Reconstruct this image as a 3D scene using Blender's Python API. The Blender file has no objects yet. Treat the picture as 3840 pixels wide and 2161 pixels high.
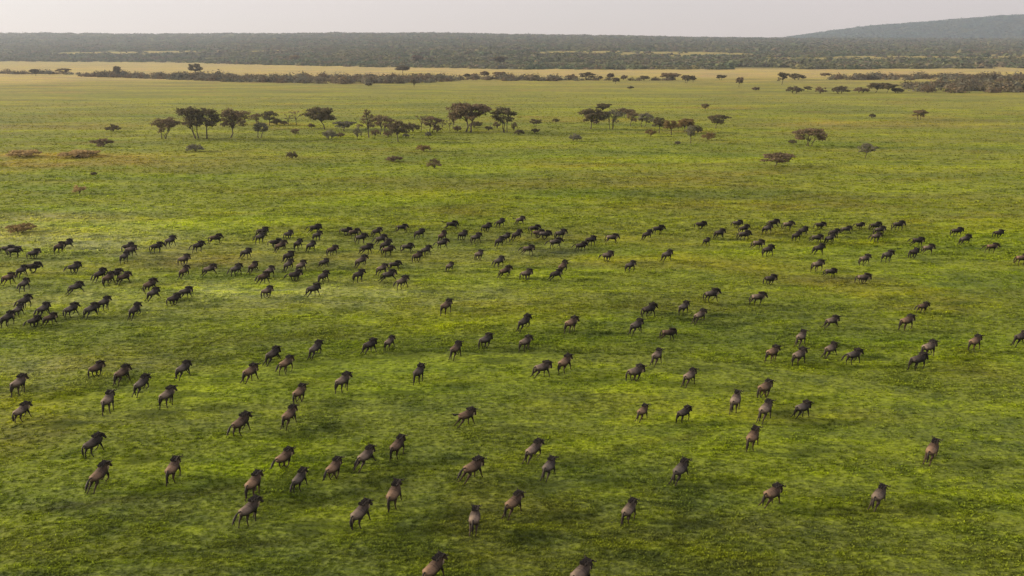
import bpy, bmesh, math, random
import numpy as np
from mathutils import Vector, Matrix
from mathutils.kdtree import KDTree
R = math.radians
S = bpy.context.scene
C = S.collection

# ---------------------------------------------------------------- camera, sky, sun, exposure
H = 27.0                      # flying height of the camera over the plain
F = 3014.0                    # focal length in pixels of the 3840 px wide photograph
YH = 185.0                    # row of the true horizon in the photograph
PITCH = math.atan((1080.5 - YH) / F)
cam_d = bpy.data.cameras.new('camera'); cam = bpy.data.objects.new('camera', cam_d); C.objects.link(cam)
cam.location = (0, 0, H); cam.rotation_euler = (R(90) - PITCH, 0, 0)
cam_d.sensor_width = 36.0; cam_d.lens = F / 3840 * 36.0
cam_d.clip_start = 0.5; cam_d.clip_end = 60000
S.camera = cam
SUN_EL, SUN_AZ = R(15), R(-80)        # azimuth from +Y (view direction) towards +X: low sun at the left
w = bpy.data.worlds.new('World'); S.world = w; w.use_nodes = True
nt = w.node_tree; nt.nodes.clear()
wo = nt.nodes.new('ShaderNodeOutputWorld'); bg = nt.nodes.new('ShaderNodeBackground')
sky = nt.nodes.new('ShaderNodeTexSky'); sky.sky_type = 'NISHITA'; sky.sun_disc = False
sky.sun_elevation = SUN_EL; sky.sun_rotation = SUN_AZ; sky.altitude = 1500
sky.air_density = 1.0; sky.dust_density = 3.0; sky.ozone_density = 1.0
# thin even overcast veil in front of the blue sky
veil = nt.nodes.new('ShaderNodeMix'); veil.data_type = 'RGBA'
tc = nt.nodes.new('ShaderNodeTexCoord'); mp = nt.nodes.new('ShaderNodeMapping'); mp.inputs['Scale'].default_value = (1.2, 1.2, 7)
nz = nt.nodes.new('ShaderNodeTexNoise'); nz.inputs['Scale'].default_value = 1.6; nz.inputs['Detail'].default_value = 4
cr = nt.nodes.new('ShaderNodeMapRange'); cr.inputs['From Min'].default_value = .3; cr.inputs['From Max'].default_value = .7
cr.inputs['To Min'].default_value = .74; cr.inputs['To Max'].default_value = .90
nt.links.new(tc.outputs['Generated'], mp.inputs['Vector']); nt.links.new(mp.outputs[0], nz.inputs['Vector'])
nt.links.new(nz.outputs[0], cr.inputs['Value']); nt.links.new(cr.outputs[0], veil.inputs['Factor'])
nt.links.new(sky.outputs[0], veil.inputs['A']); veil.inputs['B'].default_value = (6.15, 5.18, 4.80, 1)
nt.links.new(veil.outputs['Result'], bg.inputs['Color']); bg.inputs['Strength'].default_value = 0.10
nt.links.new(bg.outputs[0], wo.inputs[0])
sd = bpy.data.lights.new('sun', 'SUN'); sun = bpy.data.objects.new('sun', sd); C.objects.link(sun)
sd.energy = 5.0; sd.angle = R(4); sd.color = (1, .80, .56)
sdir = Vector((math.sin(SUN_AZ) * math.cos(SUN_EL), math.cos(SUN_AZ) * math.cos(SUN_EL), math.sin(SUN_EL)))
sun.rotation_euler = sdir.to_track_quat('Z', 'Y').to_euler()
S.view_settings.view_transform = 'Standard'; S.view_settings.look = 'None'; S.view_settings.gamma = 1
S.view_settings.use_curve_mapping = False; S.view_settings.exposure = 0.6
S.cycles.volume_bounces = 0; S.cycles.max_bounces = 6; S.cycles.use_denoising = True; S.cycles.denoiser = 'OPENIMAGEDENOISE'; S.cycles.denoising_input_passes = 'RGB_ALBEDO_NORMAL'; S.cycles.denoising_prefilter = 'NONE'

# ---------------------------------------------------------------- where things stand
CP, SP = math.cos(PITCH), math.sin(PITCH)
def ground_at(px, py, z=0.0):
    """point at height z seen at pixel (px, py) of the photograph"""
    a, b = (px - 1920) / F, (1080.5 - py) / F
    d = Vector((a, CP + SP * b, -SP + CP * b))
    return d * ((z - H) / d.z)
def px_per_m(p):
    return F / (p[1] * CP + (H - p[2]) * SP)
def ang(px):                   # x/y ratio of far things seen in column px
    return (px - 1920) / F * CP
def tile(x0, y0, s): return lambda x, y: (x0 + x / s, y0 + y / s)

# ---------------------------------------------------------------- noise and the lie of the land
def hsh(i, j, s):
    n = (i.astype(np.int64) * 374761393 + j.astype(np.int64) * 668265263 + s * 974634777) & 0x7fffffff
    n = ((n ^ (n >> 13)) * 1274126177) & 0x7fffffff
    n = n ^ (n >> 16)
    return (n & 0xffff) / 65535.0
def vnoise(x, y, s=0):
    xi, yi = np.floor(x), np.floor(y); fx, fy = x - xi, y - yi
    fx = fx * fx * (3 - 2 * fx); fy = fy * fy * (3 - 2 * fy)
    a, b, c, d = hsh(xi, yi, s), hsh(xi + 1, yi, s), hsh(xi, yi + 1, s), hsh(xi + 1, yi + 1, s)
    return a + (b - a) * fx + (c - a) * fy + (a - b - c + d) * fx * fy
def fbm(x, y, s=0, o=4):
    t, amp = 0, .5
    for k in range(o):
        t = t + amp * vnoise(x, y, s + k * 17); x, y, amp = x * 2.03 + 5.1, y * 2.03 + 1.7, amp * .5
    return t
def sm(a, b, x):
    t = np.clip((x - a) / (b - a), 0, 1); return t * t * (3 - 2 * t)
U_PX = np.array([-2500, 0, 640, 1000, 1300, 1700, 2000, 2560, 3300, 3840, 6500])
EDGE_Y = np.array([226, 228, 232, 241, 247, 252, 257, 257, 256, 252, 250])         # rows of the near edge of the woodland
EDGE_D = F * H / (EDGE_Y - YH)
SKY_PX = np.array([-3000, 0, 600, 1200, 1600, 2000, 2300, 2560, 2900, 3400, 3900, 6500])
SKY_Y = np.array([128, 130, 134, 131, 130, 136, 139, 145, 148, 150, 150, 150])
HILL_PX = np.array([2600, 2900, 3100, 3255, 3400, 3553, 3802, 4300, 5200, 6500])
HILL_Y = np.array([190, 152, 128, 109, 99, 87, 65, 40, 50, 150])
def edge_of(u): return np.interp(u, ang(U_PX), EDGE_D)
def height(x, y):
    x = np.asarray(x, float); y = np.asarray(y, float)
    d = np.hypot(x, y) + 1e-6; yy = np.maximum(y, 1.0); u = np.clip(x / yy, -1.6, 1.6)
    front = sm(0, 400, y)
    e = edge_of(u)
    top = H + (YH - np.interp(u, ang(SKY_PX), SKY_Y)) / F * 4500
    t = np.clip((yy - e) / (4500 - e), 0, 1)
    z = top * (t ** 1.15) * front * (1 - .25 * sm(4600, 6000, yy))
    z = z + t * (1 - t) * 26 * (fbm(x / 420, y / 420, 5, 3) - .45)
    hz = H + (YH - np.interp(u, ang(HILL_PX), HILL_Y)) / F * 6800
    k = sm(4700, 6800, yy) * (1 - .35 * sm(6900, 8200, yy))
    z = np.maximum(z, np.maximum(hz, 0) * k * front)
    near = 1 - sm(150, 700, d)
    z = z + near * (.16 * (fbm(x / 9, y / 7, 1, 3) - .45)) + (1 - sm(70, 260, d)) * .13 * (fbm(x / 1.5, y / 1.3, 2, 2) - .4)
    return z
def gz(x, y): return float(height(np.array([x]), np.array([y]))[0])

# ---------------------------------------------------------------- object helpers
def tag(o, label=None, cat=None, group=None, kind=None):
    for k, v in (('label', label), ('category', cat), ('group', group), ('kind', kind)):
        if v: o[k] = v
    return o
def link(name, me, mat=None, parent=None, smooth=False):
    o = bpy.data.objects.new(name, me); C.objects.link(o)
    if mat and not me.materials: me.materials.append(mat)
    if parent: o.parent = parent
    if smooth: me.polygons.foreach_set('use_smooth', [True] * len(me.polygons))
    return o
def empty(name, loc):
    o = bpy.data.objects.new(name, None); C.objects.link(o); o.location = loc; o.empty_display_size = .5; return o
def mesh_np(name, V, faces, n):
    """mesh from vertex array and an (m, n) index array"""
    me = bpy.data.meshes.new(name); faces = np.asarray(faces, np.int32)
    me.vertices.add(len(V)); me.vertices.foreach_set('co', np.asarray(V, np.float32).ravel())
    m = len(faces); me.loops.add(m * n); me.loops.foreach_set('vertex_index', faces.ravel())
    me.polygons.add(m); me.polygons.foreach_set('loop_start', np.arange(m, dtype=np.int32) * n)
    me.update(calc_edges=True); me.validate(); return me
def set_col(me, cols, name='col'):
    a = me.color_attributes.new(name, 'FLOAT_COLOR', 'POINT')
    a.data.foreach_set('color', np.concatenate([cols, np.ones((len(cols), 1))], 1).astype(np.float32).ravel())

# ---------------------------------------------------------------- materials
def mat(name):
    m = bpy.data.materials.new(name); m.use_nodes = True; t = m.node_tree; t.nodes.clear()
    o = t.nodes.new('ShaderNodeOutputMaterial'); return m, t, o
def N(t, kind, **kw):
    n = t.nodes.new(kind)
    for k, v in kw.items():
        if k in n.inputs: n.inputs[k].default_value = v
        else: setattr(n, k, v)
    return n
def noise(t, pos, scale, detail=3, dist=0.0):
    n = N(t, 'ShaderNodeTexNoise', Scale=scale, Detail=detail, Distortion=dist); t.links.new(pos, n.inputs['Vector']); return n.outputs[0]
def rng(t, v, a, b, lo=0.0, hi=1.0):
    n = N(t, 'ShaderNodeMapRange'); n.interpolation_type = 'SMOOTHSTEP'
    for k, x in (('From Min', a), ('From Max', b), ('To Min', lo), ('To Max', hi)): n.inputs[k].default_value = x
    t.links.new(v, n.inputs['Value']); return n.outputs[0]
def mix(t, f, a, b, mode='MIX'):
    n = t.nodes.new('ShaderNodeMix'); n.data_type = 'RGBA'; n.blend_type = mode
    for k, v in (('Factor', f), ('A', a), ('B', b)):
        if isinstance(v, bpy.types.NodeSocket): t.links.new(v, n.inputs[k])
        elif isinstance(v, (int, float)): n.inputs[k].default_value = v
        else: n.inputs[k].default_value = (*v, 1)
    return n.outputs['Result']
def grass_colour(t):
    """meadow colour: base attribute, broken by patches of lush, dark, dry and grey grass"""
    pos = N(t, 'ShaderNodeNewGeometry').outputs['Position']
    base = N(t, 'ShaderNodeAttribute', attribute_name='col').outputs['Color']
    m1 = N(t, 'ShaderNodeMapping'); m1.inputs['Scale'].default_value = (.7, 1.15, 0); t.links.new(pos, m1.inputs['Vector']); p = m1.outputs[0]
    c = mix(t, 1.0, base, (1.02, 1.09, .90), 'MULTIPLY')
    m2 = N(t, 'ShaderNodeMapping'); m2.inputs['Location'].default_value = (91, 37, 0); t.links.new(p, m2.inputs['Vector'])
    m3 = N(t, 'ShaderNodeMapping'); m3.inputs['Scale'].default_value = (.5, 1.25, 0); m3.inputs['Rotation'].default_value = (0, 0, .12); t.links.new(p, m3.inputs['Vector']); q = m3.outputs[0]
    m4 = N(t, 'ShaderNodeMapping'); m4.inputs['Scale'].default_value = (.28, 1.0, 0); m4.inputs['Rotation'].default_value = (0, 0, -.06); t.links.new(pos, m4.inputs['Vector'])
    c = mix(t, rng(t, noise(t, m4.outputs[0], .038, 4, .3), .46, .62, 0, .7), c, (.70, .78, .85), 'MULTIPLY')
    c = mix(t, rng(t, noise(t, m4.outputs[0], .10, 4, .3), .50, .66, 0, .6), c, (.98, .86, .9), 'MULTIPLY')
    c = mix(t, rng(t, noise(t, q, .045, 6, .6), .46, .64, 0, .8), c, (1.22, 1.27, .60), 'MULTIPLY')
    c = mix(t, rng(t, noise(t, q, .06, 5, .5), .48, .66, 0, .75), c, (.72, .80, .92), 'MULTIPLY')
    c = mix(t, rng(t, noise(t, m2.outputs[0], .03, 5, .8), .54, .70, 0, .7), c, (1.10, .86, 1.0), 'MULTIPLY')
    c = mix(t, rng(t, noise(t, q, .33, 6, .5), .50, .66, 0, .85), c, (1.33, 1.32, .62), 'MULTIPLY')
    c = mix(t, rng(t, noise(t, m2.outputs[0], .45, 6, .3), .48, .66, 0, .8), c, (.60, .66, .8), 'MULTIPLY')
    c = mix(t, rng(t, noise(t, q, 2.1, 5), .42, .62, 0, .7), c, (1.4, 1.4, .75), 'MULTIPLY')
    c = mix(t, rng(t, noise(t, p, 2.6, 5), .44, .62, 0, .6), c, (.55, .57, .66), 'MULTIPLY')
    return c, p
m_ground, t, o = mat('meadow')
c, p = grass_colour(t)
b = N(t, 'ShaderNodeBsdfPrincipled', Roughness=.95); b.inputs['Specular IOR Level'].default_value = .15
t.links.new(c, b.inputs['Base Color'])
bp = N(t, 'ShaderNodeBump', Strength=1, Distance=.3); t.links.new(noise(t, p, 2.2, 6), bp.inputs['Height'])
bp2 = N(t, 'ShaderNodeBump', Strength=.7, Distance=.8); t.links.new(noise(t, p, .35, 5), bp2.inputs['Height'])
t.links.new(bp.outputs[0], bp2.inputs['Normal']); t.links.new(bp2.outputs[0], b.inputs['Normal'])
t.links.new(b.outputs[0], o.inputs[0])
def leafy(name, base, dark, transl=.25, scale=.6, attr=False):
    m, t, o = mat(name)
    if attr: c, _ = grass_colour(t)
    else:
        pos = N(t, 'ShaderNodeNewGeometry').outputs['Position']
        c = mix(t, rng(t, noise(t, pos, scale, 3), .35, .65), base, dark)
        if scale < .1:
            c = mix(t, rng(t, noise(t, pos, scale * .35, 4), .4, .62, 0, .8), c, (.70, .95, 1.05), 'MULTIPLY')
            c = mix(t, rng(t, noise(t, pos, scale * 1.7, 3), .5, .66, 0, .8), c, (1.45, 1.30, 1.0), 'MULTIPLY')
        oi = N(t, 'ShaderNodeObjectInfo')
        c = mix(t, rng(t, oi.outputs['Random'], 0, 1, 0, .35), c, (.75, .8, .9), 'MULTIPLY')
    d = N(t, 'ShaderNodeBsdfDiffuse'); tr = N(t, 'ShaderNodeBsdfTranslucent'); ms = N(t, 'ShaderNodeMixShader', Fac=transl)
    t.links.new(c, d.inputs[0]); t.links.new(c, tr.inputs[0]); t.links.new(d.outputs[0], ms.inputs[1]); t.links.new(tr.outputs[0], ms.inputs[2])
    t.links.new(ms.outputs[0], o.inputs[0]); return m
m_grass = leafy('grass_blades', 0, 0, .45, attr=True)
m_leaf = {
    'dark': leafy('foliage_dark', (.105, .098, .058), (.160, .138, .080), .32),
    'brown': leafy('foliage_brown', (.225, .172, .106), (.150, .124, .076), .35),
    'gold': leafy('foliage_gold', (.27, .20, .09), (.17, .13, .06), .35),
    'grey': leafy('foliage_grey', (.215, .21, .15), (.15, .15, .105), .32),
    'tan': leafy('foliage_straw', (.44, .34, .17), (.34, .26, .12), .5),
    'wood': leafy('woodland_leaves', (.118, .132, .066), (.178, .180, .092), .2, .02),
    'hill': leafy('hazy_hill_leaves', (.085, .125, .088), (.125, .165, .115), .2, .015),  # bluish cast of the distant air painted into the leaf colour
    'scrub': leafy('scrub_leaves', (.150, .128, .086), (.20, .172, .112), .2, .05),
}
m_bark, t, o = mat('bark')
pos = N(t, 'ShaderNodeNewGeometry').outputs['Position']
b = N(t, 'ShaderNodeBsdfPrincipled', Roughness=.9); t.links.new(mix(t, noise(t, pos, 3, 3), (.05, .04, .03), (.11, .09, .065)), b.inputs['Base Color']); t.links.new(b.outputs[0], o.inputs[0])
def hide(name, attr=True, col=None, rough=.75):
    m, t, o = mat(name); b = N(t, 'ShaderNodeBsdfPrincipled', Roughness=rough); b.inputs['Specular IOR Level'].default_value = .25
    tc = N(t, 'ShaderNodeTexCoord').outputs['Object']; n = noise(t, tc, 9, 4)
    if attr:
        a = N(t, 'ShaderNodeAttribute', attribute_name='col').outputs['Color']
        oi = N(t, 'ShaderNodeObjectInfo').outputs['Color']
        c = mix(t, 1.0, a, oi, 'MULTIPLY')
    else: c = mix(t, 0.0, col, col)
    c = mix(t, rng(t, n, .3, .7, 0, .45), c, (.6, .6, .62), 'MULTIPLY')
    t.links.new(c, b.inputs['Base Color']); t.links.new(b.outputs[0], o.inputs[0]); return m
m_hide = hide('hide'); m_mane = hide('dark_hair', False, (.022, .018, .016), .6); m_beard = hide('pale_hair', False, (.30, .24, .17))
m_horn = hide('horn', False, (.06, .05, .042), .4)
m_white = hide('white_feathers', False, (.75, .74, .70))

# ---------------------------------------------------------------- ground: one sheet to the horizon
DST = np.array([0, 45, 80, 130, 200, 300, 430, 600, 760, 900, 1100, 3000])
HERD_SCALE = 1.0
DCOL = np.array([(.136, .163, .033), (.139, .166, .033), (.154, .185, .034), (.186, .218, .037), (.196, .219, .041), (.200, .208, .048),
                 (.214, .214, .060), (.236, .220, .074), (.268, .230, .098), (.40, .305, .185), (.42, .320, .200), (.30, .26, .16)])
PATCH = [  # (photo column, row, half width m, half depth m, colour factor, weight): grey dewy grass, dry and trampled patches
    (880, 1100, 26, 7, (.215, .225, .135), .6), (300, 900, 24, 14, (.215, .22, .13), .7), (120, 850, 20, 14, (.225, .225, .13), .75), (1450, 1120, 14, 4, (.20, .21, .10), .5), (2000, 880, 60, 12, (.13, .12, .04), .4), (3100, 760, 50, 10, (.14, .11, .04), .5), (1700, 1150, 40, 6, (.10, .09, .035), .4), (2900, 2000, 9, 3, (.06, .07, .03), .5), (600, 1900, 10, 2.5, (.06, .065, .03), .4), (200, 1385, 9, 3.5, (.2, .2, .09), .5),
    (1700, 965, 18, 7, (.19, .19, .075), .45), (700, 990, 30, 5, (.12, .09, .04), .45), (2080, 945, 7, 3, (.05, .055, .03), .7), (3160, 1047, 5, 2, (.05, .05, .03), .7),
    (300, 585, 30, 6, (.20, .13, .05), .6), (90, 580, 12, 5, (.22, .14, .055), .6), (150, 620, 70, 12, (.15, .11, .04), .5), (3250, 465, 45, 14, (.20, .14, .06), .6),
    (2300, 690, 40, 9, (.13, .10, .035), .5), (3000, 640, 40, 9, (.14, .12, .035), .4), (1800, 690, 34, 8, (.10, .10, .03), .4), (60, 475, 40, 14, (.14, .10, .05), .5),
    (1850, 1210, 12, 4, (.16, .19, .02), .6), (600, 830, 30, 8, (.16, .18, .02), .5), (1650, 610, 40, 12, (.15, .165, .02), .5), (3300, 1100, 12, 5, (.16, .185, .02), .5),
    (2650, 1560, 10, 4, (.14, .17, .02), .5), (1330, 1350, 10, 4, (.13, .16, .02), .4)]
TRACKS = [(-60, 1930, 950, 1826, .45, (.045, .045, .016), .8), (1150, 1812, 2150, 1680, .55, (.21, .24, .03), .8), (2250, 1685, 2700, 1620, .4, (.05, .05, .018), .7),
          (-40, 1655, 700, 1560, .5, (.06, .065, .02), .5), (1700, 1165, 2900, 1140, .7, (.06, .06, .022), .5), (2400, 1270, 3900, 1330, .6, (.07, .075, .025), .4), (300, 2100, 1500, 1990, .4, (.06, .06, .02), .5)]
def meadow_rgb(x, y):
    d = np.hypot(x, y); col = np.stack([np.interp(d * (1 + .25 * (fbm(x / 60, y / 60, 9, 3) - .45)), DST, DCOL[:, k]) for k in range(3)], -1)
    for (px, py, hw, hd, cf, wt) in PATCH:
        g = ground_at(px, py); q = ((x - g.x) / hw) ** 2 + ((y - g.y) / hd) ** 2
        k = (np.exp(-q) * wt * np.clip(.2 + 1.5 * fbm(x / (hd * .5), y / (hd * .5), 3, 4), 0, 1.3))[..., None]
        col = col * (1 - np.clip(k, 0, 1)) + 1.6 * np.array(cf) * np.clip(k, 0, 1)
    for (x0, y0, x1, y1, hw, cf, wt) in TRACKS:
        a, b = ground_at(x0, y0), ground_at(x1, y1); dx, dy = b.x - a.x, b.y - a.y; L2 = dx * dx + dy * dy
        s = ((x - a.x) * dx + (y - a.y) * dy) / L2; off = ((x - a.x) * dy - (y - a.y) * dx) / math.sqrt(L2) + .8 * (fbm(s * 9, s * 0 + y0, 6, 2) - .4)
        k = (np.exp(-(off / hw) ** 2) * wt * sm(-.02, .1, s) * (1 - sm(.9, 1.02, s)) * np.clip(2.2 * fbm(x / 2.5, y / 2.5, 13, 3) - .3, 0, 1))[..., None]
        col = col * (1 - k) + np.array(cf) * k
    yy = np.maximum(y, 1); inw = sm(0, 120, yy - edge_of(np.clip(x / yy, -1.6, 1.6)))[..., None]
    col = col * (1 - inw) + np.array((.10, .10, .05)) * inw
    cl = clearing(x, y)[..., None]
    return col * (1 - cl) + np.array((.30, .24, .12)) * cl
CLEAR = [(-1060, 2330, 240, 150), (-640, 2250, 110, 90), (330, 1950, 260, 170), (620, 1640, 150, 110), (900, 1720, 260, 120), (1300, 1900, 300, 140), (60, 1900, 90, 60)]
def clearing(x, y):
    k = np.zeros(np.shape(x))
    for (cx, cy, hw, hd) in CLEAR:
        k = np.maximum(k, 1 - sm(.7, 1.1, ((x - cx) / hw) ** 2 + ((y - cy) / hd) ** 2 + .9 * (fbm(x / 60, y / 60, 21, 3) - .45)))
    return k
def build_ground():
    rr = np.geomspace(9, 7600, 600)
    th = np.concatenate([np.linspace(R(-50), R(50), 560), np.linspace(R(50), R(310), 90)[1:-1]])
    X = rr[:, None] * np.sin(th)[None]; Y = rr[:, None] * np.cos(th)[None]
    Z = height(X, Y); col = meadow_rgb(X, Y)
    n, m = X.shape
    V = np.stack([X, Y, Z], -1).reshape(-1, 3)
    i = np.arange(n - 1)[:, None] * m; j = np.arange(m)[None]; j2 = (j + 1) % m
    q = np.stack([i + j, i + j2, i + m + j2, i + m + j], -1).reshape(-1, 4)[:, ::-1]
    V = np.concatenate([V, [[0, 0, 0]]]); cc = np.concatenate([col.reshape(-1, 3), [[.08, .1, .022]]])
    me = mesh_np('ground', V, q, 4)
    bm = bmesh.new(); bm.from_mesh(me); bm.verts.ensure_lookup_table(); c0 = bm.verts[len(V) - 1]
    for k in range(m): bm.faces.new((c0, bm.verts[(k + 1) % m], bm.verts[k]))
    bm.to_mesh(me); bm.free(); set_col(me, cc)
    me.polygons.foreach_set('use_smooth', [True] * len(me.polygons))
    f = me.polygons[0].normal.z
    if f < 0: me.flip_normals()
    tag(link('ground', me, m_ground), kind='structure')
build_ground()
rnp = np.random.default_rng(4)
def tufts(n, r0, r1, size, gain=1.5):
    """grass: n tufts of a few bent blades, all of the meadow between r0 and r1 metres"""
    r = r0 * (r1 / r0) ** rnp.random(n * 3); keep = rnp.random(n * 3) < r / r1 + .25; r = r[keep & (rnp.random(n * 3) < 1.25 - (r - r0) / (r1 - r0))][:n]; n = len(r)
    a = R(-44) + R(88) * rnp.random(n); x, y = r * np.sin(a), r * np.cos(a)
    dn = fbm(x / 3.0, y / 2.2, 31, 4); k = dn > .05; x, y, dn = x[k], y[k], dn[k]; n = len(x)
    z = height(x, y); col = meadow_rgb(x, y)
    B = 9; sz = size * (.9 + .5 * np.clip((dn - .25) / .3, -.3, 2)) * (.7 + .6 * rnp.random(n))
    az = rnp.random((n, B)) * 6.283; rad = sz[:, None] * (.2 + .8 * rnp.random((n, B))) * .9
    hh = sz[:, None] * (.20 + .40 * rnp.random((n, B))); bw = sz[:, None] * .20
    bx, by = x[:, None] + np.cos(az) * rad * .5, y[:, None] + np.sin(az) * rad * .5
    tx, ty = bx + np.cos(az) * rad * .8, by + np.sin(az) * rad * .8
    px_, py_ = -np.sin(az) * bw, np.cos(az) * bw; zz = np.repeat(z[:, None], B, 1) - .02
    mx, my = (bx + tx) / 2, (by + ty) / 2
    V = np.stack([np.stack([bx - px_, by - py_, zz], -1), np.stack([bx + px_, by + py_, zz], -1),
                  np.stack([mx + px_ * .8, my + py_ * .8, zz + hh * .8], -1), np.stack([tx, ty, zz + hh], -1), np.stack([mx - px_ * .8, my - py_ * .8, zz + hh * .8], -1)], 2).reshape(-1, 3)
    idx = np.arange(n * B)[:, None] * 5 + np.arange(5)[None]
    jit = .68 + .62 * rnp.random((n, B, 1, 1)); cc = np.broadcast_to(col[:, None, None, :] * jit * gain, (n, B, 5, 3)).reshape(-1, 3)
    return V, idx, cc
SETS = [tufts(64000, 26, 75, .13), tufts(82000, 70, 180, .17), tufts(70000, 120, 520, .30, 1.38)]
V = np.concatenate([a[0] for a in SETS]); off = np.cumsum([0] + [len(a[0]) for a in SETS]); I = np.concatenate([a[1] + off[k] for k, a in enumerate(SETS)])
me = mesh_np('grass', V, I, 5); set_col(me, np.concatenate([a[2] for a in SETS]))
tag(link('grass', me, m_grass), 'short green grass growing in tufts all over the near plain', 'grass', kind='stuff')
# ---------------------------------------------------------------- trees
def quads(P, Nrm, size, rg):
    """small leaf-clump faces at points P, roughly facing Nrm"""
    n = len(P); Nn = Nrm + rg.normal(0, .55, (n, 3)); Nn /= np.linalg.norm(Nn, axis=1)[:, None] + 1e-9
    t = np.cross(Nn, rg.normal(0, 1, (n, 3))); t /= np.linalg.norm(t, axis=1)[:, None] + 1e-9; b = np.cross(Nn, t)
    s = (size * (.6 + .8 * rg.random(n)))[:, None]; a = (.45 + .5 * rg.random(n))[:, None]
    V = np.stack([P - t * s, P - b * s * a, P + t * s * .9, P + b * s * a], 1).reshape(-1, 3)
    return V, np.arange(n * 4).reshape(-1, 4)
def crown_pads(style, Hh, W, rg):
    """leaf pads (centre, radius, half thickness) of a crown"""
    r = W / 2; pads = []
    if style == 'umbrella':
        for k in range(24):
            low = k >= 14; q = r * (.80 * math.sqrt((k + .5) / 14) if not low else .25 + .5 * rg.random()); a = k * 2.4 + rg.random()
            pads.append((q * math.cos(a), q * math.sin(a), Hh * ((.90 - .24 * (q / r) ** 2 if not low else .44 + .26 * rg.random()) + .05 * rg.normal()), r * (.25 + .14 * rg.random()) * (.8 if low else 1), Hh * .085))
    elif style == 'layered':
        for k in range(15):
            f = k / 14; q = r * .8 * (1 - .75 * f) * (.5 + .5 * rg.random()); a = k * 2.4 + rg.random()
            pads.append((q * math.cos(a), q * math.sin(a), Hh * (.40 + .55 * f), r * (.34 - .12 * f), Hh * .05))
    elif style == 'round':
        for k in range(20):
            f = (k + .5) / 20; q = r * .74 * math.sqrt(max(0, 1 - (1.5 * f - .62) ** 2)) * (.55 + .45 * rg.random()); a = k * 2.4 + rg.random()
            pads.append((q * math.cos(a), q * math.sin(a), Hh * (.45 + .47 * f), r * (.26 + .12 * rg.random()), Hh * .085))
    elif style == 'bare':
        for k in range(9):
            q = r * (.3 + .6 * rg.random()); a = k * 2.4 + rg.random()
            pads.append((q * math.cos(a), q * math.sin(a), Hh * (.55 + .42 * rg.random()), r * .24, Hh * .06))
    else:
        for k in range(22):
            q = r * .80 * math.sqrt((k + .3) / 22); a = k * 2.4 + rg.random(); top = math.sqrt(max(.05, 1 - (q / r) ** 2))
            pads.append((q * math.cos(a), q * math.sin(a), Hh * (.12 + .72 * top * (.35 + .65 * rg.random())), r * (.20 + .12 * rg.random()), Hh * .15))
    return pads
def tube(bm, pts, rad, n=6):
    prev = None
    for k, (p, r) in enumerate(zip(pts, rad)):
        d = (pts[min(k + 1, len(pts) - 1)] - pts[max(k - 1, 0)]).normalized()
        u = d.cross(Vector((.31, .95, .05))).normalized(); v = d.cross(u)
        ring = [bm.verts.new(p + (u * math.cos(6.2832 * i / n) + v * math.sin(6.2832 * i / n)) * r) for i in range(n)]
        if prev: [bm.faces.new((prev[i], prev[(i + 1) % n], ring[(i + 1) % n], ring[i])) for i in range(n)]
        else: bm.faces.new(ring[::-1])
        prev = ring
    bm.faces.new(prev)
def tree(name, label, cat, pos, Hh, W, style, leaf, seed, group, trunks=1, dens=1.0, size=None, open_=0.0):
    rg = np.random.default_rng(seed); root = tag(empty(name, pos), label, cat, group); root.rotation_euler.z = seed * 1.7
    pads = crown_pads(style, Hh, W, rg); size = size or max(.16, .028 * W)
    P, Q = [], []
    for (x, y, z, r, h) in pads:
        n = int(dens * (1 - open_) * 2.6 * r * r / (size * size)) + 5
        if style in ('bush', 'round'): n = int(n * 1.2)
        v = rg.normal(0, 1, (n, 3)); v /= np.linalg.norm(v, axis=1)[:, None]; s = (rg.random(n) ** .4)[:, None]
        P.append(np.array([x, y, z]) + v * s * np.array([r, r, h])); Q.append(v * .8 + np.array([0, 0, .7]))
    V, I = quads(np.concatenate(P), np.concatenate(Q), size, rg); V[:, 2] = np.maximum(V[:, 2], .02)
    me = mesh_np('crown', V, I, 4); bush = style == 'bush'
    link('foliage' if bush else 'crown', me, m_leaf[leaf], root)
    bm = bmesh.new(); tr = max(.05, .014 * Hh + .008 * W) * (1.0 if trunks < 3 else .75)
    base = [Vector((.12 * W * math.cos(6.28 * k / trunks + seed) * (trunks > 1) * .6, .12 * W * math.sin(6.28 * k / trunks + seed) * (trunks > 1) * .6, 0)) for k in range(trunks)]
    fk = []
    for b in base:
        top = Vector((b.x * 1.7 + .03 * W * rg.normal(), b.y * 1.7 + .03 * W * rg.normal(), Hh * (.08 if bush else .30 + .08 * rg.random())))
        md = (b + top) / 2 + Vector((.02 * W * rg.normal(), .02 * W * rg.normal(), 0))
        tube(bm, [b - Vector((0, 0, .3)), b + (md - b) * .25, md, top], [tr * 1.45, tr * 1.1, tr * .9, tr * .8], 7); fk.append(top)
    for k, (x, y, z, r, h) in enumerate(pads):
        e = Vector((x, y, z)); f0 = min(fk, key=lambda q: (q - e).length); m1 = f0.lerp(e, .45) + Vector((-.12 * x, -.12 * y, .10 * (z - f0.z)))
        tube(bm, [f0 - Vector((0, 0, tr * .4)), m1, e], [tr * .55, tr * .34, tr * .12], 5)
        if style in ('bare', 'umbrella', 'layered'):
            for s in range(3):
                e2 = e + Vector((rg.normal() * r * .6, rg.normal() * r * .6, h * (.4 + rg.random()))); tube(bm, [m1.lerp(e, .3), e2], [tr * .16, tr * .06], 4)
    me = bpy.data.meshes.new('trunk'); bm.to_mesh(me); bm.free(); link('stem' if bush else 'trunk', me, m_bark, root)
    return root
GA = 'acacias in the middle of the plain'; GB = 'low bushes on the plain'; GF = 'trees standing before the thicket belts'
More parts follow.
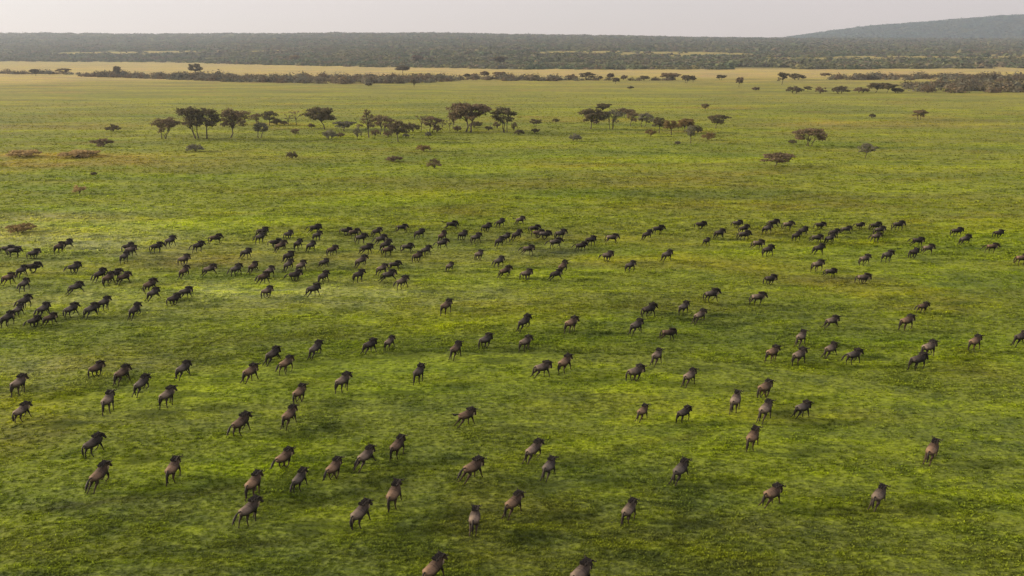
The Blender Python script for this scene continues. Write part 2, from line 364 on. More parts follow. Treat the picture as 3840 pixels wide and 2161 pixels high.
t4 = tile(540, 360, 3.578); t5 = tile(1240, 360, 3.578); t6 = tile(1960, 360, 3.22); t7 = tile(2640, 380, 2.683); t8 = tile(0, 360, 2.686)
ta = tile(0, 0, 2.0125); tb = tile(1280, 0, 2.0125); tcc = tile(2560, 0, 2.0125)
# (tile, base x, base y, crown left, crown right, top y, style, leaf, trunks, openness, name, label, group)
TREES = [
 (t4, 275, 575, 150, 490, 318, 'umbrella', 'brown', 3, .25, 'acacia_tree', 'brownish several-stemmed acacia at the left end of the middle tree line', GA),
 (t4, 705, 572, 480, 800, 165, 'umbrella', 'dark', 3, 0, 'acacia_tree', 'tall dark flat-topped acacia with three stems, left half of the biggest clump', GA),
 (t4, 845, 572, 690, 1040, 180, 'round', 'dark', 1, 0, 'acacia_tree', 'tall dark acacia with one straight trunk, right half of the biggest clump', GA),
 (t4, 1165, 562, 1045, 1420, 190, 'umbrella', 'brown', 1, .2, 'acacia_tree', 'acacia on a Y-shaped forked trunk, right beside the biggest dark clump', GA),
 (t4, 1550, 566, 1475, 1685, 368, 'round', 'grey', 2, .2, 'acacia_tree', 'small grey-brown acacia standing low in front of a flat dark crown', GA),
 (t4, 1500, 395, 1430, 1590, 245, 'umbrella', 'brown', 1, .3, 'acacia_tree', 'open flat acacia just behind the small grey acacia, to its left', GA),
 (t4, 1680, 395, 1575, 1790, 215, 'umbrella', 'dark', 1, .15, 'acacia_tree', 'dark spreading acacia behind the small grey acacia, to its right', GA),
 (t4, 1780, 388, 1700, 1860, 300, 'bush', 'dark', 1, 0, 'bush', 'dark rounded bush beside two nearly bare thin trees', GA),
 (t4, 1945, 392, 1880, 2000, 250, 'bare', 'brown', 1, .6, 'bare_tree', 'thin nearly bare tree, the shorter left one of a pair', GA),
 (t4, 2048, 392, 1960, 2110, 200, 'bare', 'brown', 1, .6, 'bare_tree', 'thin nearly bare tree, the taller right one of a pair', GA),
 (t4, 2420, 447, 2170, 2560, 165, 'round', 'dark', 1, .1, 'acacia_tree', 'rounded dark acacia standing alone above a grey bush', GA),
 (t4, 2490, 580, 2395, 2590, 445, 'bush', 'grey', 2, 0, 'bush', 'grey rounded bush in front of the rounded lone acacia', GA),
 (t4, 2030, 545, 1975, 2085, 450, 'umbrella', 'brown', 1, .3, 'acacia_sapling', 'little flat-topped sapling in open grass below the two bare trees', GA),
 (t4, 680, 745, 560, 800, 640, 'bush', 'grey', 1, .2, 'bush', 'pale low bush in the grass below the biggest acacia clump', GB),
 (t4, 1985, 845, 1910, 2060, 725, 'bush', 'dark', 1, 0, 'bush', 'small upright dark bush alone in the grass, below the sapling', GB),
 (t5, 180, 472, 50, 330, 345, 'umbrella', 'grey', 2, .2, 'acacia_tree', 'low wide greyish acacia directly left of the layered dark acacia', GA),
 (t5, 512, 560, 380, 640, 205, 'layered', 'brown', 1, .05, 'acacia_tree', 'dark acacia with tiered flat layers, pointed at the top', GA),
 (t5, 685, 515, 570, 850, 285, 'umbrella', 'brown', 2, .3, 'acacia_tree', 'open brown acacia between the tiered acacia and the squat dark one', GA),
 (t5, 355, 572, 305, 425, 400, 'bush', 'grey', 1, .2, 'bush', 'upright grey shrub at the foot of the tiered acacia', GA),
 (t5, 905, 618, 740, 1060, 365, 'umbrella', 'dark', 1, 0, 'acacia_tree', 'squat dark acacia on a thick trunk, nearest tree in the middle line', GA),
 (t5, 1080, 492, 960, 1200, 345, 'bush', 'dark', 2, 0, 'bush', 'wide dark bush hiding behind the squat dark acacia', GA),
 (t5, 1212, 475, 1150, 1300, 262, 'bare', 'brown', 1, .4, 'acacia_tree', 'thin tree with a small high crown right of the wide dark bush', GA),
 (t5, 1350, 492, 1230, 1490, 285, 'umbrella', 'brown', 2, .25, 'acacia_tree', 'flat brown acacia of medium height left of the thin saplings', GA),
 (t5, 1500, 462, 1455, 1550, 335, 'bare', 'dark', 1, .4, 'acacia_sapling', 'thin sapling, left one of two beside the largest acacia', GA),
 (t5, 1600, 472, 1550, 1650, 330, 'bare', 'dark', 1, .4, 'acacia_sapling', 'thin sapling, right one of two beside the largest acacia', GA),
 (t5, 1850, 485, 1585, 2115, 88, 'umbrella', 'brown', 2, 0, 'acacia_tree', 'largest tallest acacia with a broad stepped crown near the middle', GA),
 (t5, 1640, 440, 1570, 1720, 205, 'umbrella', 'brown', 1, .3, 'acacia_tree', 'slim flat acacia leaning under the left side of the largest acacia', GA),
 (t5, 1935, 425, 1860, 2045, 335, 'bush', 'dark', 1, 0, 'bush', 'dark bush behind the trunk of the largest acacia', GA),
 (t5, 2340, 492, 2150, 2475, 180, 'umbrella', 'dark', 3, .1, 'acacia_tree', 'domed dark acacia on several stems, right of the largest acacia', GA),
 (t5, 2525, 525, 2465, 2600, 440, 'bush', 'dark', 1, 0, 'bush', 'small dark bush right of the domed acacia', GA),
 (t5, 1250, 745, 1140, 1340, 645, 'bush', 'gold', 1, .3, 'bush', 'straw-coloured spiky bush below the middle tree line', GB),
 (t5, 840, 882, 750, 960, 800, 'bush', 'brown', 1, .1, 'bush', 'low reddish-brown bush in the grass, below the squat dark acacia', GB),
 (t5, 1385, 975, 1290, 1480, 838, 'bush', 'brown', 1, .35, 'bush', 'brown twiggy bush just above the herd side of the meadow', GB),
 (t6, 150, 375, 75, 225, 288, 'umbrella', 'dark', 2, .3, 'acacia_sapling', 'small flat sapling above a dark low bush, left of the right-hand group', GA),
 (t6, 150, 455, 95, 210, 385, 'bush', 'dark', 1, 0, 'bush', 'small dark bush right under a flat sapling', GA),
 (t6, 400, 332, 355, 445, 280, 'umbrella', 'dark', 1, .4, 'acacia_sapling', 'tiny thin sapling alone between the two tree groups', GA),
 (t6, 820, 402, 685, 1000, 172, 'umbrella', 'dark', 1, 0, 'acacia_tree', 'dense dark acacia, first of the right-hand tree group', GA),
 (t6, 1075, 404, 955, 1210, 180, 'umbrella', 'grey', 3, .3, 'acacia_tree', 'open grey acacia on spread stems, second of the right-hand tree group', GA),
 (t6, 960, 215, 880, 1055, 98, 'umbrella', 'dark', 1, 0, 'acacia_tree', 'thin flat dark crown rising behind the dense first acacia', GA),
 (t6, 1225, 262, 1110, 1345, 158, 'umbrella', 'brown', 1, .2, 'acacia_tree', 'wide flat acacia behind the open grey acacia', GA),
 (t6, 1305, 368, 1250, 1400, 205, 'umbrella', 'brown', 1, .25, 'acacia_tree', 'slender acacia with a pale thin trunk in the right-hand group', GA),
 (t6, 1455, 378, 1385, 1575, 222, 'umbrella', 'grey', 2, .05, 'acacia_tree', 'flat grey-brown acacia right of the slender pale-trunked one', GA),
 (t6, 1650, 448, 1560, 1725, 262, 'round', 'dark', 1, .1, 'acacia_tree', 'dark acacia at the left of two golden-brown trees', GA),
 (t6, 1795, 474, 1675, 1870, 300, 'round', 'gold', 2, .1, 'acacia_tree', 'golden-brown round tree, left one of two side by side', GA),
 (t6, 1965, 440, 1870, 2085, 282, 'round', 'gold', 2, .1, 'acacia_tree', 'golden-brown round tree, right one of two side by side', GA),
 (t6, 2025, 572, 1965, 2085, 362, 'round', 'grey', 1, .15, 'acacia_tree', 'pale grey young tree standing before the golden-brown trees', GA),
 (t6, 2110, 450, 2060, 2175, 360, 'bush', 'dark', 1, 0, 'bush', 'dark bush right behind the pale grey young tree', GA),
 (t6, 1540, 490, 1480, 1610, 395, 'bush', 'gold', 1, .2, 'bush', 'golden bush left of the golden-brown trees', GB),
 (t6, 2240, 537, 2160, 2330, 430, 'bush', 'gold', 1, .2, 'bush', 'golden-brown bush right of the pale grey young tree', GB),
 (t6, 2335, 392, 2235, 2475, 235, 'umbrella', 'dark', 1, 0, 'acacia_tree', 'dark flat acacia alone at the right end of the right-hand group', GA),
 (t6, 2203, 187, 2150, 2250, 98, 'umbrella', 'brown', 1, .3, 'acacia_sapling', 'small flat sapling alone far beyond the right-hand group', GA),
 (t6, 632, 547, 560, 715, 450, 'bush', 'grey', 2, .15, 'bush', 'pale grey-green bush alone in front of the right-hand group', GB),
 (t6, 1868, 590, 1830, 1905, 545, 'bush', 'grey', 1, 0, 'bush', 'tiny grey bush left of the pale grey young tree', GB),
 (t7, 1058, 452, 890, 1225, 285, 'umbrella', 'brown', 3, .3, 'acacia_tree', 'open wide umbrella acacia alone in the grass at the right', GA),
 (t7, 706, 662, 590, 905, 532, 'umbrella', 'brown', 1, .3, 'acacia_tree', 'low leaning umbrella acacia, nearest of the lone trees at the right', GA),
 (t7, 1622, 567, 1545, 1725, 435, 'umbrella', 'grey', 1, .4, 'acacia_sapling', 'pale thin-crowned sapling alone, right of the two umbrella acacias', GA),
 (t7, 2168, 188, 2085, 2235, 92, 'umbrella', 'brown', 2, .1, 'acacia_tree', 'small brown acacia alone far out toward the right side', GA),
 (t7, 1690, 172, 1655, 1725, 122, 'bush', 'dark', 1, 0, 'bush', 'little dark bush left of the small far brown acacia', GB),
 (t7, 890, 432, 850, 935, 385, 'bush', 'dark', 1, 0, 'bush', 'small dark bush at the left foot of the wide umbrella acacia', GB),
 (t8, 1140, 358, 1070, 1215, 285, 'bush', 'dark', 1, 0, 'bush', 'dark pointed bush alone, left of the brownish end acacia', GB),
 (t8, 1030, 512, 930, 1140, 418, 'bush', 'brown', 2, .1, 'bush', 'wide brown bush below the dark pointed bush', GB),
 (t8, 943, 800, 915, 975, 765, 'bush', 'dark', 1, 0, 'bush', 'very small dark shrub in bright grass below the dry grass mounds', GB),
 (t8, 800, 985, 740, 870, 890, 'bush', 'tan', 1, .3, 'grass_clump', 'straw-coloured tuft of tall grass in the bright grass at left', GB),
 (t8, 200, 1378, 85, 345, 1285, 'bush', 'gold', 2, .3, 'bush', 'wide brown bush above the herd at the far left', GB),
 (t8, 230, 612, 100, 390, 540, 'bush', 'tan', 2, .1, 'grass_clump', 'orange mound of dry grass at the left edge', GB),
 (t8, 780, 612, 640, 1000, 545, 'bush', 'tan', 2, .1, 'grass_clump', 'long low orange mound of dry grass below the wide brown bush', GB),
 (tb, 205, 652, 180, 230, 622, 'bush', 'dark', 1, 0, 'bush', 'dark bush in the open just in front of the long thicket', GF),
 (tb, 550, 660, 525, 572, 600, 'umbrella', 'dark', 1, 0, 'acacia_tree', 'small tree on a clear trunk in front of the long thicket', GF),
 (tb, 2070, 634, 2035, 2100, 590, 'umbrella', 'dark', 1, .1, 'acacia_tree', 'small flat tree on a trunk before the broken bush line', GF),
 (tb, 2182, 674, 2160, 2202, 650, 'bush', 'dark', 1, 0, 'bush', 'round dark shrub alone in the grass below the broken bush line', GF),
 (ta, 892, 585, 855, 920, 502, 'round', 'dark', 1, 0, 'acacia_tree', 'small round-headed tree rising out of the left part of the thicket', GF),
 (ta, 1478, 575, 1425, 1528, 484, 'round', 'dark', 1, 0, 'acacia_tree', 'biggest round-headed tree rising out of the long thicket', GF),
 (tb, 465, 556, 405, 528, 498, 'round', 'dark', 1, 0, 'acacia_tree', 'broad domed tree against the tan strip behind the long thicket', GF),
 (ta, 270, 575, 230, 300, 525, 'umbrella', 'dark', 1, 0, 'acacia_tree', 'dark flat tree among bushes near the left edge of the plain', GF),
 (ta, 490, 562, 430, 530, 520, 'umbrella', 'brown', 2, .1, 'acacia_tree', 'low flat tree in the gap at the left end of the thicket', GF),
 (tb, 948, 590, 915, 985, 552, 'bush', 'dark', 1, 0, 'bush', 'dark bush just right of the end of the long thicket', GF),
 (tb, 1003, 588, 978, 1032, 550, 'bush', 'brown', 1, 0, 'bush', 'rounded bush, second after the end of the long thicket', GF),
 (tb, 1080, 590, 1045, 1120, 540, 'round', 'brown', 1, 0, 'acacia_tree', 'round tree, third clump after the end of the long thicket', GF),
 (tb, 1205, 592, 1140, 1240, 545, 'umbrella', 'brown', 2, .1, 'acacia_tree', 'spreading tree before the middle of the broken bush line', GF),
 (tb, 1745, 606, 1705, 1785, 560, 'bush', 'brown', 1, 0, 'bush', 'brownish bush after the first gap in the broken bush line', GF),
 (tb, 1850, 604, 1795, 1910, 552, 'umbrella', 'dark', 2, 0, 'acacia_tree', 'wide dark tree in the right half of the broken bush line', GF),
 (tb, 1955, 602, 1935, 1975, 572, 'bush', 'dark', 1, 0, 'bush', 'small round bush right of a wide dark tree', GF),
 (tb, 2030, 606, 2000, 2060, 555, 'round', 'brown', 1, 0, 'acacia_tree', 'brownish round tree directly behind a small flat tree', GF),
 (tb, 2130, 606, 2105, 2160, 565, 'bush', 'brown', 1, 0, 'bush', 'brown bush between a round tree and an isolated dark bush', GF),
 (tb, 2285, 608, 2245, 2325, 568, 'bush', 'dark', 1, 0, 'bush', 'isolated dark bush near the right end of the broken bush line', GF),
 (tb, 2475, 606, 2405, 2545, 555, 'umbrella', 'brown', 2, .1, 'acacia_tree', 'wide flat tree ending the broken bush line', GF),
 (tcc, 25, 628, -20, 75, 572, 'umbrella', 'dark', 2, 0, 'acacia_tree', 'flat dark tree next to a slim one in the right part', GF),
 (tcc, 78, 625, 50, 100, 575, 'round', 'dark', 1, 0, 'acacia_tree', 'slim dark tree right of a flat dark tree', GF),
 (tcc, 285, 604, 245, 328, 570, 'umbrella', 'dark', 2, 0, 'acacia_tree', 'small flat-topped dark tree on the pale strip', GF),
 (tcc, 425, 657, 395, 460, 585, 'round', 'brown', 1, .1, 'acacia_tree', 'small tree standing by itself with a dark trunk, shadow beside it', GF),
 (tcc, 548, 685, 520, 580, 655, 'bush', 'brown', 1, .1, 'bush', 'small bush right of the lone dark-trunked small tree', GF),
 (tcc, 748, 640, 708, 800, 552, 'umbrella', 'dark', 1, 0, 'acacia_tree', 'flat tree on a slanting trunk left of a green dome', GF),
 (tcc, 862, 604, 800, 922, 555, 'bush', 'dark', 2, 0, 'bush', 'wide dome-shaped green bush on the pale strip', GF),
 (tcc, 1075, 582, 1035, 1115, 555, 'umbrella', 'brown', 1, .2, 'acacia_tree', 'thin flat tree left of the far right thicket', GF),
 (tcc, 842, 706, 785, 908, 650, 'bush', 'dark', 2, 0, 'bush', 'dark bush at the left end of the lower right bush row', GF),
 (tcc, 945, 692, 910, 975, 655, 'umbrella', 'dark', 1, .1, 'acacia_tree', 'small thin tree, second in the lower right bush row', GF),
 (tcc, 1038, 706, 990, 1085, 652, 'bush', 'brown', 2, 0, 'bush', 'brown bush, third in the lower right bush row', GF),
 (tcc, 1188, 708, 1125, 1250, 645, 'bush', 'dark', 2, 0, 'bush', 'large purplish-dark bush, fourth in the lower right bush row', GF),
 (tcc, 1340, 702, 1285, 1400, 655, 'bush', 'brown', 2, .1, 'bush', 'low brown bush, fifth in the lower right bush row', GF),
 (tcc, 1455, 700, 1392, 1525, 632, 'umbrella', 'dark', 1, 0, 'acacia_tree', 'flat dark umbrella tree over the lower right bush row, left of two', GF),
 (tcc, 1540, 704, 1490, 1610, 634, 'umbrella', 'dark', 1, 0, 'acacia_tree', 'flat dark umbrella tree over the lower right bush row, right of two', GF),
 (tcc, 1618, 704, 1570, 1665, 655, 'bush', 'dark', 2, 0, 'bush', 'dark bush at the right foot of the two umbrella trees', GF),
 (tcc, 1850, 702, 1790, 1910, 645, 'bush', 'brown', 2, .1, 'bush', 'brownish bush just left of the dense right thicket', GF),
]
for (T, bx, by, wd_, ht_, lf, lab) in [
 (t4, 560, 400, 110, 60, 'brown', 'brown shrub behind the left flank of the biggest clump'), (t4, 1080, 420, 120, 80, 'dark', 'dark shrub behind the gap between the biggest clump and the forked acacia'),
 (t4, 1300, 392, 130, 90, 'brown', 'twiggy brown shrub behind the forked acacia, on its right'), (t4, 1880, 390, 100, 60, 'brown', 'low brown shrub at the left foot of the two bare trees'),
 (t4, 2250, 430, 110, 70, 'brown', 'brown shrub under the left side of the rounded lone acacia'), (t5, 130, 560, 120, 70, 'brown', 'brownish low shrub between a grey bush and the tiered acacia'),
 (t5, 600, 545, 130, 110, 'brown', 'tangled brown shrub right of the tiered acacia trunk'), (t5, 770, 560, 120, 110, 'brown', 'tangled brown shrub left of the squat dark acacia trunk'),
 (t5, 1010, 560, 90, 60, 'grey', 'grey low shrub right of the squat dark acacia trunk'), (t5, 1310, 552, 90, 80, 'grey', 'pale wispy shrub standing before the flat brown acacia'),
 (t5, 1430, 492, 120, 110, 'brown', 'brown shrub under the right of the flat brown acacia'), (t5, 1700, 480, 120, 90, 'brown', 'brown shrub under the left of the largest acacia'),
 (t5, 2120, 470, 110, 80, 'dark', 'dark shrub between the largest acacia and the domed one'), (t5, 2230, 440, 110, 110, 'brown', 'brown shrub under the left of the domed acacia'),
 (t5, 2460, 470, 90, 130, 'brown', 'upright brown shrub under the right of the domed acacia'), (t6, 880, 345, 90, 60, 'brown', 'reddish shrub right behind the dense dark first acacia'),
 (t6, 1590, 330, 110, 70, 'grey', 'grey-green shrub left of the dark acacia beside the golden trees'), (t6, 1880, 400, 90, 70, 'gold', 'golden shrub filling the gap between the golden-brown trees')]:
    TREES.append((T, bx, by, bx - wd_ / 2, bx + wd_ / 2, by - ht_, 'bush', lf, 1, .15, 'bush', lab, 'shrubs joining the middle tree line'))
for k, (T, bx, by, x0, x1, ty, style, leaf, ntr, op, nm, lab, grp) in enumerate(TREES):
    px, py = T(bx, by); g = ground_at(px, py); s = px_per_m(g)
    Wd = abs(T(x1, 0)[0] - T(x0, 0)[0]) / s * 1.0; Ht = abs(py - T(0, ty)[1]) / s * 1.02
    cx = (T(x0, 0)[0] + T(x1, 0)[0]) / 2
    far = s < 5.5
    r_ = tree(nm, lab, 'tree' if 'tree' in nm or 'sapling' in nm else ('grass clump' if 'clump' in nm else 'bush'), (g.x, g.y, gz(g.x, g.y)), Ht, Wd * 1.14, style, leaf, 100 + k, grp, ntr,
         1.0, size=(.55 if far else None), open_=op)
    r_.rotation_euler.z = 0
    off = (cx - px) / s                                   # crown leans to where it hangs over the plain
    for ch in r_.children:
        if ch.name.startswith(('crown', 'foliage', 'trunk', 'stem')):
            for v in ch.data.vertices: v.co.x += off * min(1, max(0, v.co.z / Ht / .7)) ** 1.3
# white birds perched on the crowns
for (T, x, y, lab) in ((t4, 752, 250, 'white bird perched on the tall dark acacia of the biggest clump'), (t4, 1212, 240, 'white bird perched in the acacia with the forked trunk'), (t6, 552, 448, 'white bird near the pale grey-green bush')):
    base_y = 572 if T is t4 else 500
    px, py = T(x, base_y); g = ground_at(px, py); p = g + Vector((0, -2.2 if T is t4 else 0, (T(x, base_y)[1] - T(x, y)[1]) / px_per_m(g)))
    bm = bmesh.new(); tube(bm, [Vector((-.45, 0, -.05)), Vector((-.2, 0, .06)), Vector((.1, 0, .12)), Vector((.26, 0, .3)), Vector((.3, 0, .52)), Vector((.46, 0, .55))], [.03, .13, .15, .06, .055, .015], 7)
    for sy in (-.05, .05): tube(bm, [Vector((0, sy, .05)), Vector((.02, sy, -.35))], [.02, .02], 4)
    me = bpy.data.meshes.new('white_bird'); bm.to_mesh(me); bm.free(); bd = link('white_bird', me, m_white, smooth=True); bd.location = p; tag(bd, lab, 'bird', 'white birds by the acacias')

# ---------------------------------------------------------------- masses of bushes and the far woodland (uncountable)
def template(n, seed, flat=.62, size=.34):
    rg = np.random.default_rng(seed); v = rg.normal(0, 1, (n, 3)); v[:, 2] = np.abs(v[:, 2]); v /= np.linalg.norm(v, axis=1)[:, None]
    lob = 1 + .22 * np.sin(3 * np.arctan2(v[:, 1], v[:, 0]) + seed) + .12 * rg.normal(0, 1, n)
    P = v * (rg.random(n) ** .3 * lob)[:, None] * np.array([1, 1, flat * 2]); P[:, 2] = P[:, 2] * .92 + .05
    return quads(P, v * 1.6 + np.array([0, 0, .4]), size, rg)
def mass(name, label, cat, pos, hts, wid, mats, temps, kind='stuff', share=None):
    rg = np.random.default_rng(len(pos)); which = rg.integers(0, len(temps), len(pos)); Vs, Is, off = [], [], 0
    for k, (tv, ti) in enumerate(temps):
        s = which == k; P, h, wd = pos[s], hts[s], wid[s]; a = rg.random(len(P)) * 6.28; ca, sa = np.cos(a)[:, None], np.sin(a)[:, None]
        x = (tv[None, :, 0] * ca - tv[None, :, 1] * sa) * wd[:, None] / 2 + P[:, 0:1]; y = (tv[None, :, 0] * sa + tv[None, :, 1] * ca) * wd[:, None] / 2 + P[:, 1:2]
        z = tv[None, :, 2] * h[:, None] / 1.24 + P[:, 2:3]; n = len(tv)
        Vs.append(np.stack([x, y, z], -1).reshape(-1, 3)); Is.append((ti[None] + (np.arange(len(P)) * n)[:, None, None]).reshape(-1, 4) + off); off += n * len(P)
    me = mesh_np(name, np.concatenate(Vs), np.concatenate(Is), 4)
    for m in mats: me.materials.append(m)
    if len(mats) > 1:
        mi = np.concatenate([np.repeat(rg.integers(0, len(mats), int((which == k).sum())), len(t_[1])) for k, t_ in enumerate(temps)]); me.polygons.foreach_set('material_index', mi.astype(np.int32))
    return tag(link(name, me), label, cat, kind=kind)
rg = np.random.default_rng(11)
def band(cols, n):
    """points of a belt given as (photo column, farthest row, nearest row, weight)"""
    cols = np.array(cols, float); px = rg.uniform(cols[0, 0], cols[-1, 0], n * 4); wgt = np.interp(px, cols[:, 0], cols[:, 3])
    px = px[rg.random(len(px)) < wgt / cols[:, 3].max()][:n]
    py = np.interp(px, cols[:, 0], cols[:, 1]); py = py + (np.interp(px, cols[:, 0], cols[:, 2]) - py) * rg.random(len(px))
    g = np.array([ground_at(a, b) for a, b in zip(px, py)]); g[:, 2] = height(g[:, 0], g[:, 1]); return g
tm = [template(120, s, .62, .17) for s in (1, 2, 3, 4, 5)]
def belt(name, label, cols, n, h0, h1, gap=.27):
    g = band(cols, n); g = g[fbm(g[:, 0] / 14, g[:, 1] / 14, 8, 2) > gap]; h = rg.uniform(h0, h1, len(g)) * (.45 + 1.0 * fbm(g[:, 0] / 22, g[:, 1] / 22, 2, 2)) * rg.choice([.55, .75, .95, 1.15], len(g)); mass(name, label, 'thicket', g, h, h * rg.uniform(1.4, 2.8, len(g)), [m_leaf['scrub'], m_leaf['dark'], m_leaf['brown'], m_leaf['grey']], tm)
belt('thicket', 'long dark belt of thorn bushes across the plain before the tan strip', [(290, 284, 288, .25), (350, 283, 290, .8), (520, 283, 294, 1), (900, 288, 309, 1.2), (1280, 291, 316, 1.2), (1560, 291, 314, 1.2), (1690, 294, 306, .9), (1740, 296, 302, .2)], 900, 4.2, 6.2)
belt('thicket', 'thin line of scattered bushes at the left edge of the plain', [(0, 272, 279, .8), (120, 276, 280, 1), (250, 277, 280, .5), (330, 279, 284, .3)], 60, 3.5, 6)
belt('thicket', 'broken line of bushes right of the long thicket', [(1740, 296, 300, .5), (1890, 297, 304, 1), (2080, 299, 305, 1), (2130, 300, 304, .25), (2330, 300, 304, .2), (2480, 300, 303, .5), (2600, 300, 303, .2)], 130, 3.6, 6)
belt('thicket', 'upper right belt of bushes before the woodland', [(3110, 290, 300, .7), (3300, 290, 301, 1), (3500, 288, 301, 1.1), (3860, 288, 305, 1.2), (4000, 288, 305, 1)], 360, 3.4, 6.2, .32)
belt('thicket', 'dense dark thicket at the right edge of the plain', [(3380, 318, 340, .12), (3480, 300, 347, .7), (3560, 300, 350, 1.1), (3860, 300, 350, 1.2), (4050, 300, 350, 1)], 420, 3.4, 6.6, .33)
wt = [template(42, s, .55, .30) for s in (11, 12, 13, 14)]
def woods(n, umin, umax, dmin, dmax, cond):
    u = rg.uniform(umin, umax, n); d = dmin * (dmax / dmin) ** rg.random(n); x = u * d; k = cond(u, d, x); x, d = x[k], d[k]
    return np.stack([x, d, height(x, d) - .3], -1)[np.hypot(x, d) < 7500]
g = woods(42000, -.85, .85, 1080, 4700, lambda u, d, x: (d > edge_of(u) + 25 * fbm(x / 50, d / 50, 4, 3)) & (rg.random(len(x)) > clearing(x, d) * .93) & (fbm(x / 90, d / 90, 14, 3) > .28))
h = rg.uniform(4.5, 8.5, len(g)) * (.65 + .75 * fbm(g[:, 0] / 120, g[:, 1] / 120, 6, 3)) * np.interp(g[:, 1], [1000, 2500, 4500], [.85, 1, 1.15])
h = h * (.6 + .8 * fbm(g[:, 0] / 260, g[:, 1] / 260, 26, 3)) * np.where(rg.random(len(g)) < .04, 1.5, 1)
mass('woodland', 'grey-green bushland covering the rising ground along the horizon', 'woodland', g, h, h * rg.uniform(2.0, 3.8, len(g)) * np.interp(g[:, 1], [1500, 3500], [.8, 1.25]), [m_leaf['wood'], m_leaf['wood'], m_leaf['scrub']], wt)
g = woods(20000, .26, .95, 4700, 7400, lambda u, d, x: d > 0); h = rg.uniform(6, 15, len(g)) * (.6 + .8 * fbm(g[:, 0] / 150, g[:, 1] / 150, 3, 3))
h = h * (.5 + 1.0 * fbm(g[:, 0] / 180, g[:, 1] / 260, 44, 3))
mass('hill_forest', 'blue-grey forest covering the long hill at the right', 'forest', g, h, h * rg.uniform(2.4, 4.6, len(g)), [m_leaf['hill']], wt)
for k, (px, py, W_, Hh, lab) in enumerate([(1876, 231, 26, 13, 'wide dark umbrella tree standing out of the woodland edge'), (1103, 226, 22, 13, 'yellowish-topped tall tree in the woodland, above the tan strip'), (1560, 233, 24, 14, 'brown spreading tree in the woodland left of the dark umbrella tree')]):
    u = ang(px); d = float(edge_of(u)) + 160; x = u * d
    tree('umbrella_tree', lab, 'tree', (x, d, gz(x, d)), Hh, W_, 'umbrella', ('dark', 'gold', 'brown')[k], 700 + k, 'tall trees in the woodland', 1, size=1.0)

# ---------------------------------------------------------------- air
m_haze, t, o = mat('haze'); v = t.nodes.new('ShaderNodeVolumePrincipled'); v.inputs['Color'].default_value = (.66, .79, 1, 1); v.inputs['Density'].default_value = 1.05e-4; v.inputs['Anisotropy'].default_value = .3
t.links.new(v.outputs[0], o.inputs['Volume'])
bm = bmesh.new(); bmesh.ops.create_cube(bm, size=1.0); me = bpy.data.meshes.new('haze'); bm.to_mesh(me); bm.free()
hz = link('haze', me, m_haze); zt, zb = 460.0, -3.0
hz.scale = (15600, 15600, zt - zb); hz.location = (0, 0, (zt + zb) / 2); tag(hz, 'thin morning haze lying over the plain', 'haze', kind='stuff')
# ---------------------------------------------------------------- wildebeest
def loft(bm, rings, n=12):
    """closed tube through rings (centre, half width, half height, direction in the XZ plane)"""
    prev = None
    for k, (c, hw, hh) in enumerate(rings):
        a, b = Vector(rings[max(k - 1, 0)][0]), Vector(rings[min(k + 1, len(rings) - 1)][0]); d = (b - a).normalized()
        up = Vector((0, 1, 0)).cross(d) * -1
        if up.length < 1e-3: up = Vector((1, 0, 0))
        up.normalize(); sd = d.cross(up).normalized()
        ring = [bm.verts.new(Vector(c) + sd * hw * math.cos(6.2832 * i / n) + up * hh * math.sin(6.2832 * i / n)) for i in range(n)]
        if prev: [bm.faces.new((prev[i], prev[(i + 1) % n], ring[(i + 1) % n], ring[i])) for i in range(n)]
        else: bm.faces.new(ring[::-1])
        prev = ring
    bm.faces.new(prev)
BONES = {'h': (.34, .37, .33, .12), 'f': (.25, .33, .26, .12)}
RAD = {'h': (.20, .125, .056, .042, .050), 'f': (.15, .095, .053, .042, .050)}
def leg_points(kind, root, angs):
    """joint chain; angles are degrees forward from straight down"""
    p = Vector(root); pts = [p]
    for L, a in zip(BONES[kind], angs): p = p + Vector((math.sin(R(a)) * L, 0, -math.cos(R(a)) * L)); pts.append(p)
    return pts
# gaits: hind left, hind right, fore left, fore right, trunk pitch (deg, nose up +), head drop (deg)
POSE = {
 'reach': dict(hl=(5, -55, -38, -75), hr=(15, -48, -25, -60), fl=(35, 30, 28, 50), fr=(20, 12, 10, 40), pitch=-0.2001, head=0),
 'gather': dict(hl=(52, -12, 22, 40), hr=(62, 0, 30, 45), fl=(-25, -10, -55, -90), fr=(-15, -22, -60, -95), pitch=-3.8001, head=6),
 'push': dict(hl=(20, -35, 5, 10), hr=(48, -20, 18, 30), fl=(45, 5, -50, -70), fr=(30, 20, 12, 35), pitch=2.1999, head=-6),
 'canter': dict(hl=(8, -45, -10, -30), hr=(42, -30, 15, 20), fl=(-22, -14, -12, 0), fr=(38, 12, -20, -20), pitch=0.3999, head=0),
 'land': dict(hl=(0, -60, -55, -95), hr=(10, -52, -48, -90), fl=(5, -2, -4, 20), fr=(28, 20, 16, 40), pitch=-5.6001, head=10),
 'trot': dict(hl=(4, -38, -14, -20), hr=(38, -20, 6, 10), fl=(30, 14, -20, -35), fr=(-14, -10, -8, 10), pitch=-1, head=-8),
 'bound': dict(hl=(-6, -50, -40, -70), hr=(2, -46, -34, -60), fl=(42, 10, -60, -95), fr=(34, 4, -66, -100), pitch=6, head=-4),
 'stretch': dict(hl=(-12, -62, -58, -85), hr=(-4, -58, -50, -80), fl=(48, 45, 40, 55), fr=(38, 34, 30, 50), pitch=-0.8001, head=4),
}
